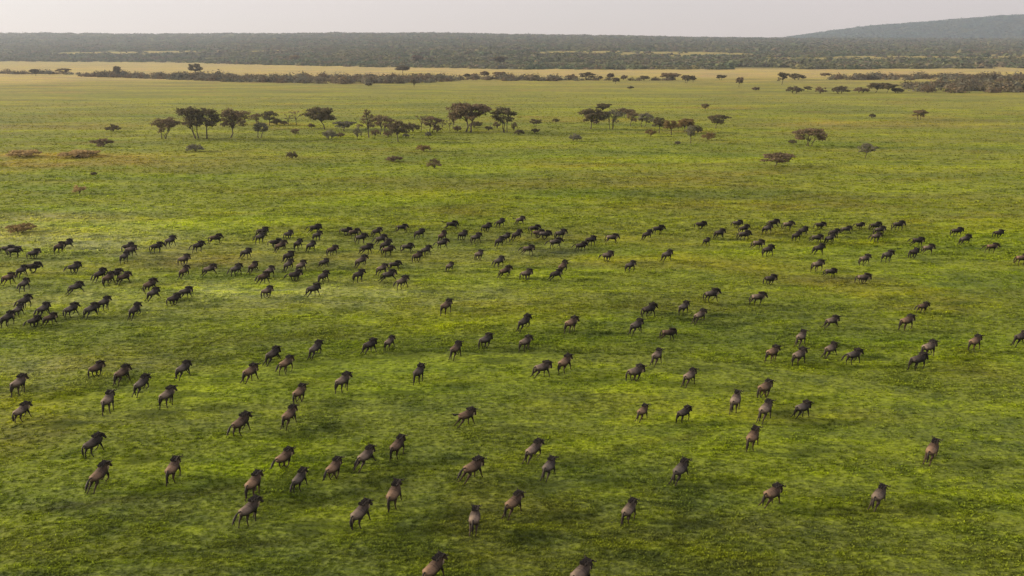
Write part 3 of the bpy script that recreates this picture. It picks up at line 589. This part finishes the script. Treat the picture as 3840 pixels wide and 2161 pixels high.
TRUNK = [((-.84, 0, 1.02), .06, .08), ((-.78, 0, 1.00), .18, .19), ((-.64, 0, .985), .275, .255), ((-.42, 0, .965), .31, .27), ((-.15, 0, .95), .335, .31),
         ((.14, 0, .985), .325, .36), ((.34, 0, 1.04), .285, .39), ((.50, 0, 1.06), .225, .335), ((.62, 0, 1.07), .14, .22)]
NECK = [((.32, 0, 1.17), .20, .27), ((.54, 0, 1.21), .17, .235), ((.72, 0, 1.24), .14, .19), ((.86, 0, 1.26), .105, .15)]
def head_pts(drop):
    a = R(62 + drop); o = Vector((.88, 0, 1.31)); d = Vector((math.cos(a), 0, -math.sin(a)))
    return [(o - d * .09, .08, .09), (o + d * .05, .110, .145), (o + d * .22, .098, .135), (o + d * .40, .078, .105), (o + d * .54, .082, .092), (o + d * .61, .06, .06)], o, d
def build_pose(name, P):
    bm = bmesh.new(); rot = Matrix.Rotation(-R(P['pitch']), 4, 'Y'); piv = Vector((-.1, 0, .95))
    tf = lambda v: piv + rot @ (Vector(v) - piv)
    tr = [(tf(c), w_, h_) for c, w_, h_ in TRUNK]; nk = [(tf(c), w_, h_) for c, w_, h_ in NECK]; hp, o, d = head_pts(P['head']); hd = [(tf(c), w_, h_) for c, w_, h_ in hp]
    loft(bm, tr, 14); loft(bm, nk, 12); loft(bm, hd, 10)
    tags = [(c, 'trunk') for c, _, _ in tr] + [(c, 'neck') for c, _, _ in nk] + [(c, 'head') for c, _, _ in hd]
    for s in (-1, 1):                                            # ears
        e = tf(o + Vector((-.05, s * .08, -.02))); loft(bm, [(e, .03, .03), (e + Vector((-.05, s * .08, -.01)), .04, .028), (e + Vector((-.11, s * .16, -.05)), .03, .028), (e + Vector((-.14, s * .20, -.08)), .03, .028)], 6); tags.append((e + Vector((-.08, s * .12, -.03)), 'head'))
    low = []
    for key, kind, root, y in (('hl', 'h', (-.60, 0, 1.0), .17), ('hr', 'h', (-.60, 0, 1.0), -.17), ('fl', 'f', (.36, 0, .90), .17), ('fr', 'f', (.36, 0, .90), -.17)):
        r0 = tf(root); r0.y = y; pts = leg_points(kind, r0, P[key]); rr = RAD[kind]
        rings = [(pts[0] + Vector((0, 0, .10)), rr[0] * .55, rr[0] * .8)]
        for k in range(4):
            a, b_ = pts[k], pts[k + 1]; w0, w1 = rr[k], rr[k + 1]; fl = .62 if k == 0 else .85
            rings += [(a.lerp(b_, .04 if k else 0), w0 * fl, w0), (a.lerp(b_, .55), (w0 * .5 + w1 * .5) * fl * .93, (w0 * .5 + w1 * .5) * .93)]
        rings += [(pts[4], rr[4], rr[4] * 1.2)]; loft(bm, rings, 8); low.append(pts[4].z - .02)
        tags += [(pts[0], 'trunk'), (pts[1], 'thigh'), (pts[1].lerp(pts[2], .6), 'leg'), (pts[2], 'leg'), (pts[3], 'leg'), (pts[4], 'leg')]
    z0 = min(low); me0 = bpy.data.meshes.new('tmp'); bm.to_mesh(me0); bm.free()
    ob = bpy.data.objects.new('tmp', me0); C.objects.link(ob)
    m = ob.modifiers.new('r', 'REMESH'); m.mode = 'VOXEL'; m.voxel_size = .021
    m = ob.modifiers.new('s', 'SMOOTH'); m.iterations = 5; m.factor = .5
    bpy.context.view_layer.update(); dg = bpy.context.evaluated_depsgraph_get()
    me = bpy.data.meshes.new_from_object(ob.evaluated_get(dg)); bpy.data.objects.remove(ob); me.name = 'wildebeest_' + name
    kd = KDTree(len(tags)); [kd.insert(c, i) for i, (c, _) in enumerate(tags)]; kd.balance()
    col = np.zeros((len(me.vertices), 3)); ti = rot.inverted()
    for v in me.vertices:
        l = piv + ti @ (v.co - piv); tg = tags[kd.find(v.co)[1]][1]
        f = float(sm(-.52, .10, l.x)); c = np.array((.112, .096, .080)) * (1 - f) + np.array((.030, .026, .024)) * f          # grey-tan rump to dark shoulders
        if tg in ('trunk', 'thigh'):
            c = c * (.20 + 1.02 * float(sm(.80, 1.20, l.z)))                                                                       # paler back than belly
            for sx in (-.10, .05, .20, .33):                                                                                     # brindled stripes on shoulder and flank
                if abs(l.x - sx - .05 * math.sin(l.z * 9)) < .022 and l.z > .8: c = c * .62
        if tg == 'neck': c = np.array((.040, .033, .029))
        if tg == 'head': c = np.array((.024, .020, .018))
        if tg == 'leg' and l.z < .70: c = np.array((.034, .027, .022)) if l.z > .25 else np.array((.024, .020, .017))
        col[v.index] = c
        v.co.z -= z0
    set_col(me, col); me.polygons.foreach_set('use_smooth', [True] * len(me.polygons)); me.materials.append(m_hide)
    return dict(mesh=me, tf=lambda v: tf(v) - Vector((0, 0, z0)), o=o, d=d, cz=.95 - z0)
def hair(bm, root, tip, wd, th, rgn):
    """one lock of hair: a flattened tapering prism"""
    ax = (tip - root); s = ax.cross(Vector((0, 1, 0))); s = s.normalized() if s.length > 1e-4 else Vector((1, 0, 0)); y = Vector((0, 1, 0))
    a = [bm.verts.new(root + s * wd + y * th), bm.verts.new(root + s * wd - y * th), bm.verts.new(root - s * wd - y * th), bm.verts.new(root - s * wd + y * th)]
    m = root.lerp(tip, .55) + y * rgn.normal() * th * .6
    b = [bm.verts.new(m + s * wd * .8 + y * th * .7), bm.verts.new(m + s * wd * .8 - y * th * .7), bm.verts.new(m - s * wd * .8 - y * th * .7), bm.verts.new(m - s * wd * .8 + y * th * .7)]
    t = bm.verts.new(tip)
    for i in range(4): bm.faces.new((a[i], a[(i + 1) % 4], b[(i + 1) % 4], b[i])); bm.faces.new((b[i], b[(i + 1) % 4], t))
    bm.faces.new(a[::-1])
def to_mesh(bm, name, mt, smooth=True):
    me = bpy.data.meshes.new(name); bmesh.ops.recalc_face_normals(bm, faces=bm.faces); bm.to_mesh(me); bm.free(); me.materials.append(mt)
    if smooth: me.polygons.foreach_set('use_smooth', [True] * len(me.polygons))
    return me
def build_parts(name, Q):
    rgn = np.random.default_rng(hash(name) % 999 if False else len(name)); tf = Q['tf']; out = {}
    bm = bmesh.new()                                             # mane: a ridge of dark locks from withers to poll
    for k in range(26):
        f = k / 25; x = .18 + .72 * f; zt = 1.39 + .05 * math.sin(f * 3.0) - .02 * f
        for sy in (-.05, .0, .05): hair(bm, tf((x, sy, zt - .07)), tf((x - .06 + .03 * rgn.normal(), sy * 3.6 + .03 * rgn.normal(), zt + .08 + .04 * rgn.random())), .06, .04, rgn)
    out['mane'] = to_mesh(bm, 'mane', m_mane, False)
    for nm, mt in (('beard', m_beard), ('dark_beard', m_mane)):
        bm = bmesh.new()
        for k in range(16):
            f = k / 15; x = .48 + .38 * f; zb = .86 + .10 * f + .03 * math.sin(9 * f)
            for sy in (-.035, .035): hair(bm, tf((x, sy, zb + .06)), tf((x - .05 + .02 * rgn.normal(), sy * 1.3, zb - .20 - .06 * rgn.random())), .04, .03, rgn)
        out[nm] = to_mesh(bm, 'beard', mt, False)
    o, d = Q['o'], Q['d']
    for s, key in ((1, 'horn_a'), (-1, 'horn_b')):
        bm = bmesh.new(); pts = [tf(o + Vector(q)) for q in ((.0, s * .03, .06), (.02, s * .14, .07), (.03, s * .25, .04), (.03, s * .32, .09), (.01, s * .31, .19), (-.02, s * .26, .25))]
        tube(bm, pts, [.05, .046, .037, .028, .018, .006], 8); out[key] = to_mesh(bm, 'horn', m_horn)
    for key, path in (('d', ((-.79, 1.12), (-.97, 1.04), (-1.03, .86), (-1.04, .62), (-1.02, .36))), ('s', ((-.79, 1.12), (-1.02, 1.12), (-1.22, 1.03), (-1.42, .86), (-1.58, .66))), ('u', ((-.79, 1.13), (-1.04, 1.22), (-1.24, 1.24), (-1.44, 1.28), (-1.60, 1.40)))):
        bm = bmesh.new(); pts = [tf((x, .02 * math.sin(5 * x), z)) for x, z in path]
        tube(bm, pts, [.045, .042, .07, .085, .015], 8)
        for k in range(14):
            f = .35 + .6 * rgn.random(); i = min(3, int(f * 4)); p = pts[i].lerp(pts[i + 1], f * 4 - i); dr = (pts[i + 1] - pts[i]).normalized()
            hair(bm, p, p + dr * .22 + Vector((0, .07 * rgn.normal(), .05 * rgn.normal() - .03)), .03, .022, rgn)
        out['tail_' + key] = to_mesh(bm, 'tail', m_mane)
    return out
POSES = {}
for nm in POSE:
    Q = build_pose(nm, POSE[nm]); Q['parts'] = build_parts(nm, Q); POSES[nm] = Q
TINT = {'d': (.52, .50, .50), 'g': (.85, .86, .88), 'p': (1.5, 1.38, 1.28), 'b': (.95, .76, .62), 't': (1.5, 1.18, .90)}
LOOK = {'d': 'dark', 'g': 'grey', 'p': 'pale-rumped', 'b': 'brown', 't': 'tan-rumped'}
TAILW = {'d': '', 's': ', tail streaming', 'u': ', tail raised'}
ORD = ['first', 'second', 'third', 'fourth', 'fifth', 'sixth', 'seventh', 'eighth', 'ninth', 'tenth']
NUM = ['', 'one', 'two', 'three', 'four', 'five', 'six', 'seven', 'eight', 'nine', 'ten']
A = tile(0, 860, 3.816); B = tile(480, 820, 3.816); Cc = tile(920, 820, 3.816); D = tile(1240, 800, 3.816); E = tile(1640, 780, 3.816)
Ff = tile(2100, 780, 3.816); G = tile(2560, 780, 3.816); I_ = tile(2940, 780, 3.816); J = tile(3340, 780, 3.816)
L = tile(0, 1280, 2.983); M = tile(600, 1240, 2.983); Nn = tile(1200, 1180, 2.983); O = tile(1700, 1080, 2.983); P_ = tile(2300, 1060, 2.983); Q_ = tile(2700, 1060, 2.983)
K = tile(3200, 1080, 2.983); R_ = tile(2300, 1420, 2.389); S_ = tile(200, 1560, 2.983); T_ = tile(820, 1620, 2.983); U_ = tile(1400, 1560, 2.983); V_ = tile(1500, 1800, 3.22); W_ = tile(3040, 1560, 2.983)
# clusters: (where, [(tile, x, y of the trunk, slope of the back in the photo, tail, tone), ...])
HERD = [
 ('in the topmost row at the left edge', [(A, 110, 270, 5, 'd', 'd'), (A, 205, 308, 8, 'd', 'g'), (A, 480, 325, 25, 'd', 'g'), (A, 850, 245, 32, 'd', 'b'), (A, 960, 175, 30, 'd', 'd')]),
 ('in the upper file at the left edge', [(A, 120, 690, 30, 'd', 't'), (A, 310, 575, 35, 'd', 'd'), (A, 470, 520, 15, 'd', 'd'), (A, 345, 770, 40, 's', 'g')]),
 ('in the lowest bunch at the left edge', [(A, 350, 1010, 30, 's', 'd'), (A, 255, 1130, 40, 'd', 'g'), (A, 105, 1250, 35, 'd', 'd'), (A, 620, 1120, 35, 's', 'g'), (A, 480, 1270, 30, 's', 'd'), (A, 715, 1250, 30, 'd', 'b')]),
 ('of a pair right of the left-edge bunches', [(A, 1060, 525, 28, 's', 'g'), (A, 1080, 800, 25, 'd', 'g')]),
 ('in a tight knot near the left', [(A, 1430, 630, 30, 's', 'd'), (A, 1640, 620, 15, 'd', 'g'), (A, 1555, 700, 35, 'd', 'b'), (A, 1775, 670, 25, 'd', 'b')]),
 ('in a file under a tight knot at left', [(A, 1015, 1130, 28, 'd', 'g'), (A, 1305, 1125, 30, 'd', 'g'), (A, 1490, 1030, 35, 'd', 'g'), (B, 100, 1290, 38, 'd', 'd')]),
 ('of an overlapping clump in the upper left row', [(A, 1830, 235, 25, 'd', 'd'), (A, 1875, 305, 30, 'd', 'p'), (A, 1780, 385, 38, 'd', 'g')]),
 ('in the row of four at upper left', [(B, 410, 395, 20, 'd', 'd'), (B, 605, 320, 30, 'd', 'g'), (B, 1005, 385, 25, 's', 'd'), (B, 1250, 272, 15, 'd', 'b')]),
 ('in the loose middle row at left', [(B, 800, 560, 30, 'd', 'p'), (B, 805, 735, 35, 'd', 'b'), (B, 1165, 700, 25, 'd', 'p'), (B, 1545, 715, 30, 's', 'g'), (B, 1690, 485, 30, 'd', 'g'), (B, 1790, 665, 42, 'd', 'b')]),
 ('in two close pairs below the loose row', [(B, 315, 945, 30, 'd', 'b'), (B, 360, 1040, 35, 'd', 'g'), (B, 650, 1120, 30, 'd', 'd'), (B, 825, 1040, 28, 'd', 'g')]),
 ('in the upper clump left of centre', [(Cc, 245, 180, 25, 'd', 'd'), (Cc, 215, 260, 30, 's', 'g'), (Cc, 615, 205, 30, 'd', 'g'), (Cc, 425, 325, 15, 'd', 'd'), (Cc, 510, 378, 25, 'd', 'b')]),
 ('in the stacked upper clump, left of centre', [(Cc, 1000, 135, 20, 's', 'd'), (Cc, 1030, 225, 30, 'd', 'g'), (Cc, 755, 358, 38, 'd', 'd'), (Cc, 940, 372, 35, 'd', 'g')]),
 ('in the lower clump left of centre', [(Cc, 620, 540, 35, 'd', 'd'), (Cc, 620, 640, 35, 'd', 'g'), (Cc, 800, 670, 38, 'd', 'p'), (Cc, 710, 790, 25, 's', 'd'), (Cc, 345, 745, 38, 'd', 'p'), (Cc, 262, 835, 35, 's', 'b'), (Cc, 310, 1020, 35, 'd', 'p')]),
 ('in the spaced four below the upper clumps', [(Cc, 975, 1010, 30, 'd', 'g'), (Cc, 1120, 820, 35, 'd', 'd'), (Cc, 1245, 432, 25, 'd', 'b'), (Cc, 1125, 605, 30, 'd', 'g')]),
 ('in the upper clump just left of centre', [(D, 220, 232, 10, 'd', 'd'), (D, 335, 262, 15, 'd', 'b'), (D, 435, 345, 20, 'd', 'g'), (D, 660, 245, 25, 'd', 'd')]),
 ('of the three in a slanting string at centre-left', [(D, 515, 502, 25, 'd', 'd'), (D, 440, 670, 28, 'd', 'p'), (D, 405, 872, 32, 'd', 'd')]),
 ('in the dense middle clump of the upper band', [(D, 720, 362, 25, 's', 'g'), (D, 790, 440, 28, 'd', 'd'), (D, 820, 512, 20, 'd', 'b'), (D, 1020, 190, 12, 'd', 'd'), (D, 1095, 470, 10, 'd', 'g'), (D, 1270, 275, 28, 'd', 'd')]),
 ('of a bunch of four with one tail flying', [(D, 915, 715, 15, 'd', 'd'), (D, 735, 775, 30, 'd', 'p'), (D, 830, 855, 22, 'd', 'g'), (D, 1025, 975, 32, 's', 'p')]),
 ('of a pair in step left of the pale one', [(D, 1240, 595, 35, 'd', 'b'), (D, 1365, 515, 28, 'd', 'g')]),
 ('in the top row at the centre', [(D, 1730, 145, 8, 'u', 'd'), (E, 705, 260, 30, 'd', 'd'), (E, 900, 200, 32, 's', 'd'), (E, 1185, 158, 25, 'u', 'p')]),
 ('in the second row at the centre', [(D, 1600, 315, 40, 'd', 'b'), (D, 1600, 418, 20, 's', 'g'), (E, 365, 370, 35, 'd', 'd'), (E, 555, 420, 28, 'd', 'g'), (E, 890, 465, 38, 'd', 'd'), (E, 985, 405, 38, 'd', 'g'), (E, 1140, 372, 30, 'd', 'd')]),
 ('in the overlapping clump right of centre', [(E, 1390, 282, 8, 'd', 'd'), (E, 1445, 348, 12, 'd', 'b'), (E, 1540, 365, 5, 'd', 'g'), (E, 1765, 370, 25, 'd', 'g'), (E, 1690, 492, 18, 's', 'g')]),
 ('among the loose four below the centre rows', [(D, 1705, 725, 40, 'd', 'p'), (E, 595, 645, 42, 'd', 'p'), (E, 885, 745, 35, 's', 'g'), (E, 1300, 580, 22, 's', 'p')]),
 ('in the ragged line under the centre rows', [(E, 975, 885, 25, 'd', 'b'), (E, 1275, 922, 30, 'd', 'p'), (E, 1700, 918, 30, 'd', 'd'), (E, 1800, 825, 45, 'd', 'b')]),
 ('in the thin stretch of the upper row', [(Ff, 300, 528, 20, 's', 'd'), (Ff, 440, 458, 30, 'd', 'd'), (Ff, 745, 420, 12, 'd', 'p'), (Ff, 1250, 368, 30, 'd', 'd'), (Ff, 1405, 292, 12, 'd', 'd')]),
 ('of the three spread out below the thin stretch', [(Ff, 680, 668, 30, 's', 'p'), (Ff, 1010, 805, 35, 'd', 'g'), (Ff, 1535, 668, 35, 'd', 'g')]),
 ('in the upper right band, its left part', [(G, 260, 222, 15, 'd', 'd'), (G, 780, 205, 22, 'd', 'g'), (G, 530, 350, 28, 'd', 'd'), (G, 345, 455, 42, 'd', 'd'), (G, 880, 290, 25, 'd', 'd'), (G, 880, 378, 8, 'd', 'g')]),
 ('in the upper right band, below its left part', [(G, 1080, 502, 22, 'd', 'p'), (G, 1225, 602, 32, 'd', 'd'), (G, 1258, 988, 28, 'd', 'd'), (G, 1080, 1270, 25, 'd', 'p')]),
 ('in the upper right band, its middle part', [(G, 1300, 190, 20, 'd', 'd'), (G, 1215, 292, 30, 'd', 'g'), (G, 1510, 236, 18, 'd', 'p'), (G, 1725, 312, 35, 'd', 'd'), (G, 1630, 388, 35, 'd', 'd')]),
 ('in the upper right band, right of its middle', [(I_, 520, 225, 8, 'd', 'd'), (I_, 470, 422, 20, 'd', 'g'), (I_, 720, 342, 25, 'd', 'd'), (I_, 660, 422, 30, 'd', 'g'), (I_, 892, 282, 20, 'd', 'g'), (I_, 1088, 222, 25, 's', 'd'), (I_, 500, 572, 30, 'd', 'd')]),
 ('in the four-strong clump of the upper right band', [(I_, 1310, 242, 8, 'd', 'd'), (I_, 1370, 308, 25, 'd', 'g'), (I_, 1322, 402, 30, 's', 'p'), (I_, 1638, 236, 8, 'd', 'd')]),
 ('in the loose lower line, upper right', [(I_, 485, 802, 30, 'd', 'p'), (I_, 668, 892, 20, 'd', 'g'), (I_, 1158, 722, 32, 'd', 'p'), (I_, 1488, 672, 35, 'd', 'g'), (I_, 1138, 985, 25, 'd', 'p')]),
 ('in the bunch of three, upper right corner', [(J, 390, 468, 18, 's', 'd'), (J, 540, 562, 25, 'd', 'p'), (J, 335, 622, 40, 'd', 'd')]),
 ('at the right end of the upper band', [(J, 950, 318, 15, 'd', 'd'), (J, 1070, 438, 30, 'd', 'g'), (J, 1545, 342, 30, 'd', 'd'), (J, 1455, 548, 15, 's', 't'), (J, 1880, 715, 25, 'd', 't')]),
 ('on its own below the upper band, left of centre', [(D, 1655, 1312, 42, 'd', 'b')]),
 ('of two trailing at the lower left edge', [(L, 210, 460, 40, 'd', 'p'), (L, 240, 760, 35, 'd', 'p')]),
 ('of four in a loose square at lower left', [(L, 1075, 272, 35, 'd', 'b'), (L, 1368, 345, 38, 'd', 'b'), (L, 1585, 452, 38, 'd', 'g'), (L, 1210, 652, 55, 'd', 'p')]),
 ('of two side by side, left of the middle', [(M, 82, 710, 40, 'd', 'p'), (M, 260, 412, 38, 'd', 'g')]),
 ('of four in the middle left group', [(M, 1262, 242, 40, 'd', 'd'), (M, 1412, 352, 38, 's', 't'), (M, 1012, 462, 42, 'd', 't'), (M, 1742, 178, 40, 'd', 'g')]),
 ('in the slanting string of four, lower left half', [(M, 1558, 662, 50, 'd', 't'), (M, 1448, 922, 48, 'd', 't'), (M, 905, 1022, 38, 's', 'b'), (Nn, 258, 728, 40, 'd', 'p')]),
 ('of the two close together at centre left', [(Nn, 558, 332, 38, 'd', 'd'), (Nn, 778, 282, 42, 'd', 'p')]),
 ('of three strung out near the centre', [(Nn, 1522, 372, 50, 'd', 'b'), (Nn, 1108, 632, 55, 'd', 'd'), (Nn, 1640, 1112, 35, 'u', 't')]),
 ('in the centre group of six', [(O, 362, 562, 40, 'd', 'g'), (O, 798, 365, 40, 'd', 'd'), (O, 1322, 388, 40, 'd', 't'), (O, 810, 592, 40, 'd', 'p'), (O, 998, 892, 32, 'd', 'p'), (O, 1250, 832, 45, 'd', 't')]),
 ('in the upper half of the right-of-centre column', [(P_, 400, 298, 30, 'd', 'd'), (P_, 790, 262, 45, 'd', 'g'), (P_, 1100, 132, 25, 'd', 'g'), (P_, 972, 345, 38, 'd', 'p'), (P_, 262, 468, 42, 'd', 'g'), (P_, 618, 542, 22, 'd', 'b')]),
 ('of three below the right-of-centre column', [(P_, 490, 815, 60, 'd', 'p'), (P_, 250, 988, 35, 'd', 'p'), (P_, 858, 1025, 50, 'd', 'p')]),
 ('in the right-hand cluster of five', [(Q_, 592, 772, 45, 'd', 't'), (Q_, 912, 592, 60, 'd', 'p'), (Q_, 890, 805, 45, 'd', 'p'), (Q_, 1245, 715, 50, 'd', 'p'), (Q_, 1500, 802, 35, 's', 'g')]),
 ('on its own above the right-hand cluster', [(Q_, 1258, 402, 35, 'd', 'p')]),
 ('in the lower right foursome', [(Q_, 178, 1302, 72, 'd', 'p'), (Q_, 508, 1155, 50, 'd', 't'), (Q_, 515, 1400, 60, 'd', 'p'), (Q_, 930, 1390, 45, 'd', 'g')]),
 ('of two below the right end of the band', [(K, 785, 188, 35, 's', 'b'), (K, 602, 368, 40, 'd', 't')]),
 ('of four toward the right edge', [(K, 850, 658, 45, 'd', 'p'), (K, 730, 795, 38, 'd', 'd'), (K, 1365, 592, 50, 'd', 't'), (K, 1880, 540, 45, 'd', 'd')]),
 ('in the loose line of four, right of bottom centre', [(R_, 265, 272, 58, 'd', 't'), (R_, 635, 278, 42, 'd', 'd'), (R_, 1252, 518, 65, 'd', 't'), (R_, 608, 785, 58, 'd', 'g')]),
 ('of the two on bare grass at bottom right centre', [(R_, 1430, 1015, 50, 'd', 't'), (R_, 145, 1145, 60, 'd', 'p')]),
 ('of three in the lower left corner', [(S_, 445, 295, 32, 'd', 'd'), (S_, 520, 635, 40, 's', 't'), (S_, 1338, 565, 55, 'd', 't')]),
 ('in the lower left group of five', [(T_, 732, 255, 42, 's', 't'), (T_, 392, 555, 50, 'd', 't'), (T_, 905, 495, 50, 's', 'g'), (T_, 1288, 375, 52, 's', 't'), (T_, 1648, 230, 45, 's', 'p')]),
 ('of the two under the lower left group', [(T_, 345, 845, 38, 's', 'p'), (T_, 1588, 885, 45, 'd', 'p')]),
 ('in the spread row at bottom centre', [(U_, 272, 315, 50, 'd', 'b'), (U_, 1118, 575, 42, 's', 't'), (U_, 1800, 338, 42, 'd', 'p'), (tile(0, 0, 1), 2060, 1745, 62, 'd', 'g')]),
 ('of the three lowest whole ones, bottom centre', [(U_, 235, 860, 62, 'd', 't'), (U_, 1135, 1120, 80, 'd', 'p'), (U_, 1575, 935, 48, 'd', 't')]),
 ('cut off by the bottom edge', [(V_, 410, 1060, 45, 'd', 't'), (V_, 2190, 1130, 55, 'd', 'p')]),
 ('of two alone at the lower right', [(W_, 1368, 355, 72, 'd', 't'), (W_, 775, 835, 68, 'd', 'p')]),
]
def heading(p, a):
    """ground heading (0 = right, 90 = away) whose back line slopes a degrees in the photo"""
    dist = math.hypot(p.x, p.y); ev = math.atan2(H, dist); bx = math.atan2(p.x, p.y); best = None
    for k in range(0, 111):
        h = R(k); hr = h + bx                                 # relative to the line of sight
        dx, dy = math.cos(hr), math.sin(hr) * math.sin(ev) + .27 * math.cos(ev)
        e = abs(math.atan2(dy, dx) - R(a))
        if best is None or e < best[0]: best = (e, h)
    return best[1]
rr_ = random.Random(5); NP = list(POSES); GROUP = 'wildebeest of the running herd'
def wildebeest(pose, tail, beard, label):
    Q = POSES[pose]; b = tag(link('wildebeest', Q['mesh']), label, 'wildebeest', GROUP); pr = Q['parts']
    link('mane', pr['mane'], parent=b); link('beard', pr['beard' if beard else 'dark_beard'], parent=b); link('tail', pr['tail_' + tail], parent=b)
    link('horn', pr['horn_a'], parent=b); link('horn', pr['horn_b'], parent=b); return b
last = None
for where, rows in HERD:
    rows = sorted(rows, key=lambda r: r[0](r[1], r[2])[0])
    for i, (T, x, y, a, tl, tone) in enumerate(rows):
        px, py = T(x, y); g = ground_at(px, py, .98); hd_ = heading(g, a)
        n = len(rows)
        pick = [q for q in NP if q != last]; pose = rr_.choice(pick); last = pose
        if a <= 10: pose = 'stretch' if tl == 'u' else rr_.choice(['canter', 'reach', 'gather'])
        pos_ = '' if n == 1 else (('left one ' if i == 0 else 'right one ') if n == 2 else f'{ORD[i]} from left ')
        lab = f'{LOOK[tone]} wildebeest{TAILW[tl]}, {pos_}{where}'
        if len(lab.replace('-', ' ').split()) > 15: print('LONG', len(lab.split()), lab)
        b = wildebeest(pose, tl, tone in 'pt' or rr_.random() < .45, lab)
        s = rr_.uniform(.93, 1.05) * HERD_SCALE; sz = g - Vector((0, 0, .98))
        b.location = (sz.x, sz.y, gz(sz.x, sz.y) - .02); b.rotation_euler = (0, 0, hd_); nr = .93 + .07 * min(1, max(0, (g.length - 45) / 70)); s *= nr * (.86 if rr_.random() < .06 else 1); b.scale = (s * .96, s * 1.16, s)
        k = rr_.uniform(.85, 1.15); b.color = tuple(c * k for c in TINT[tone]) + (1,)
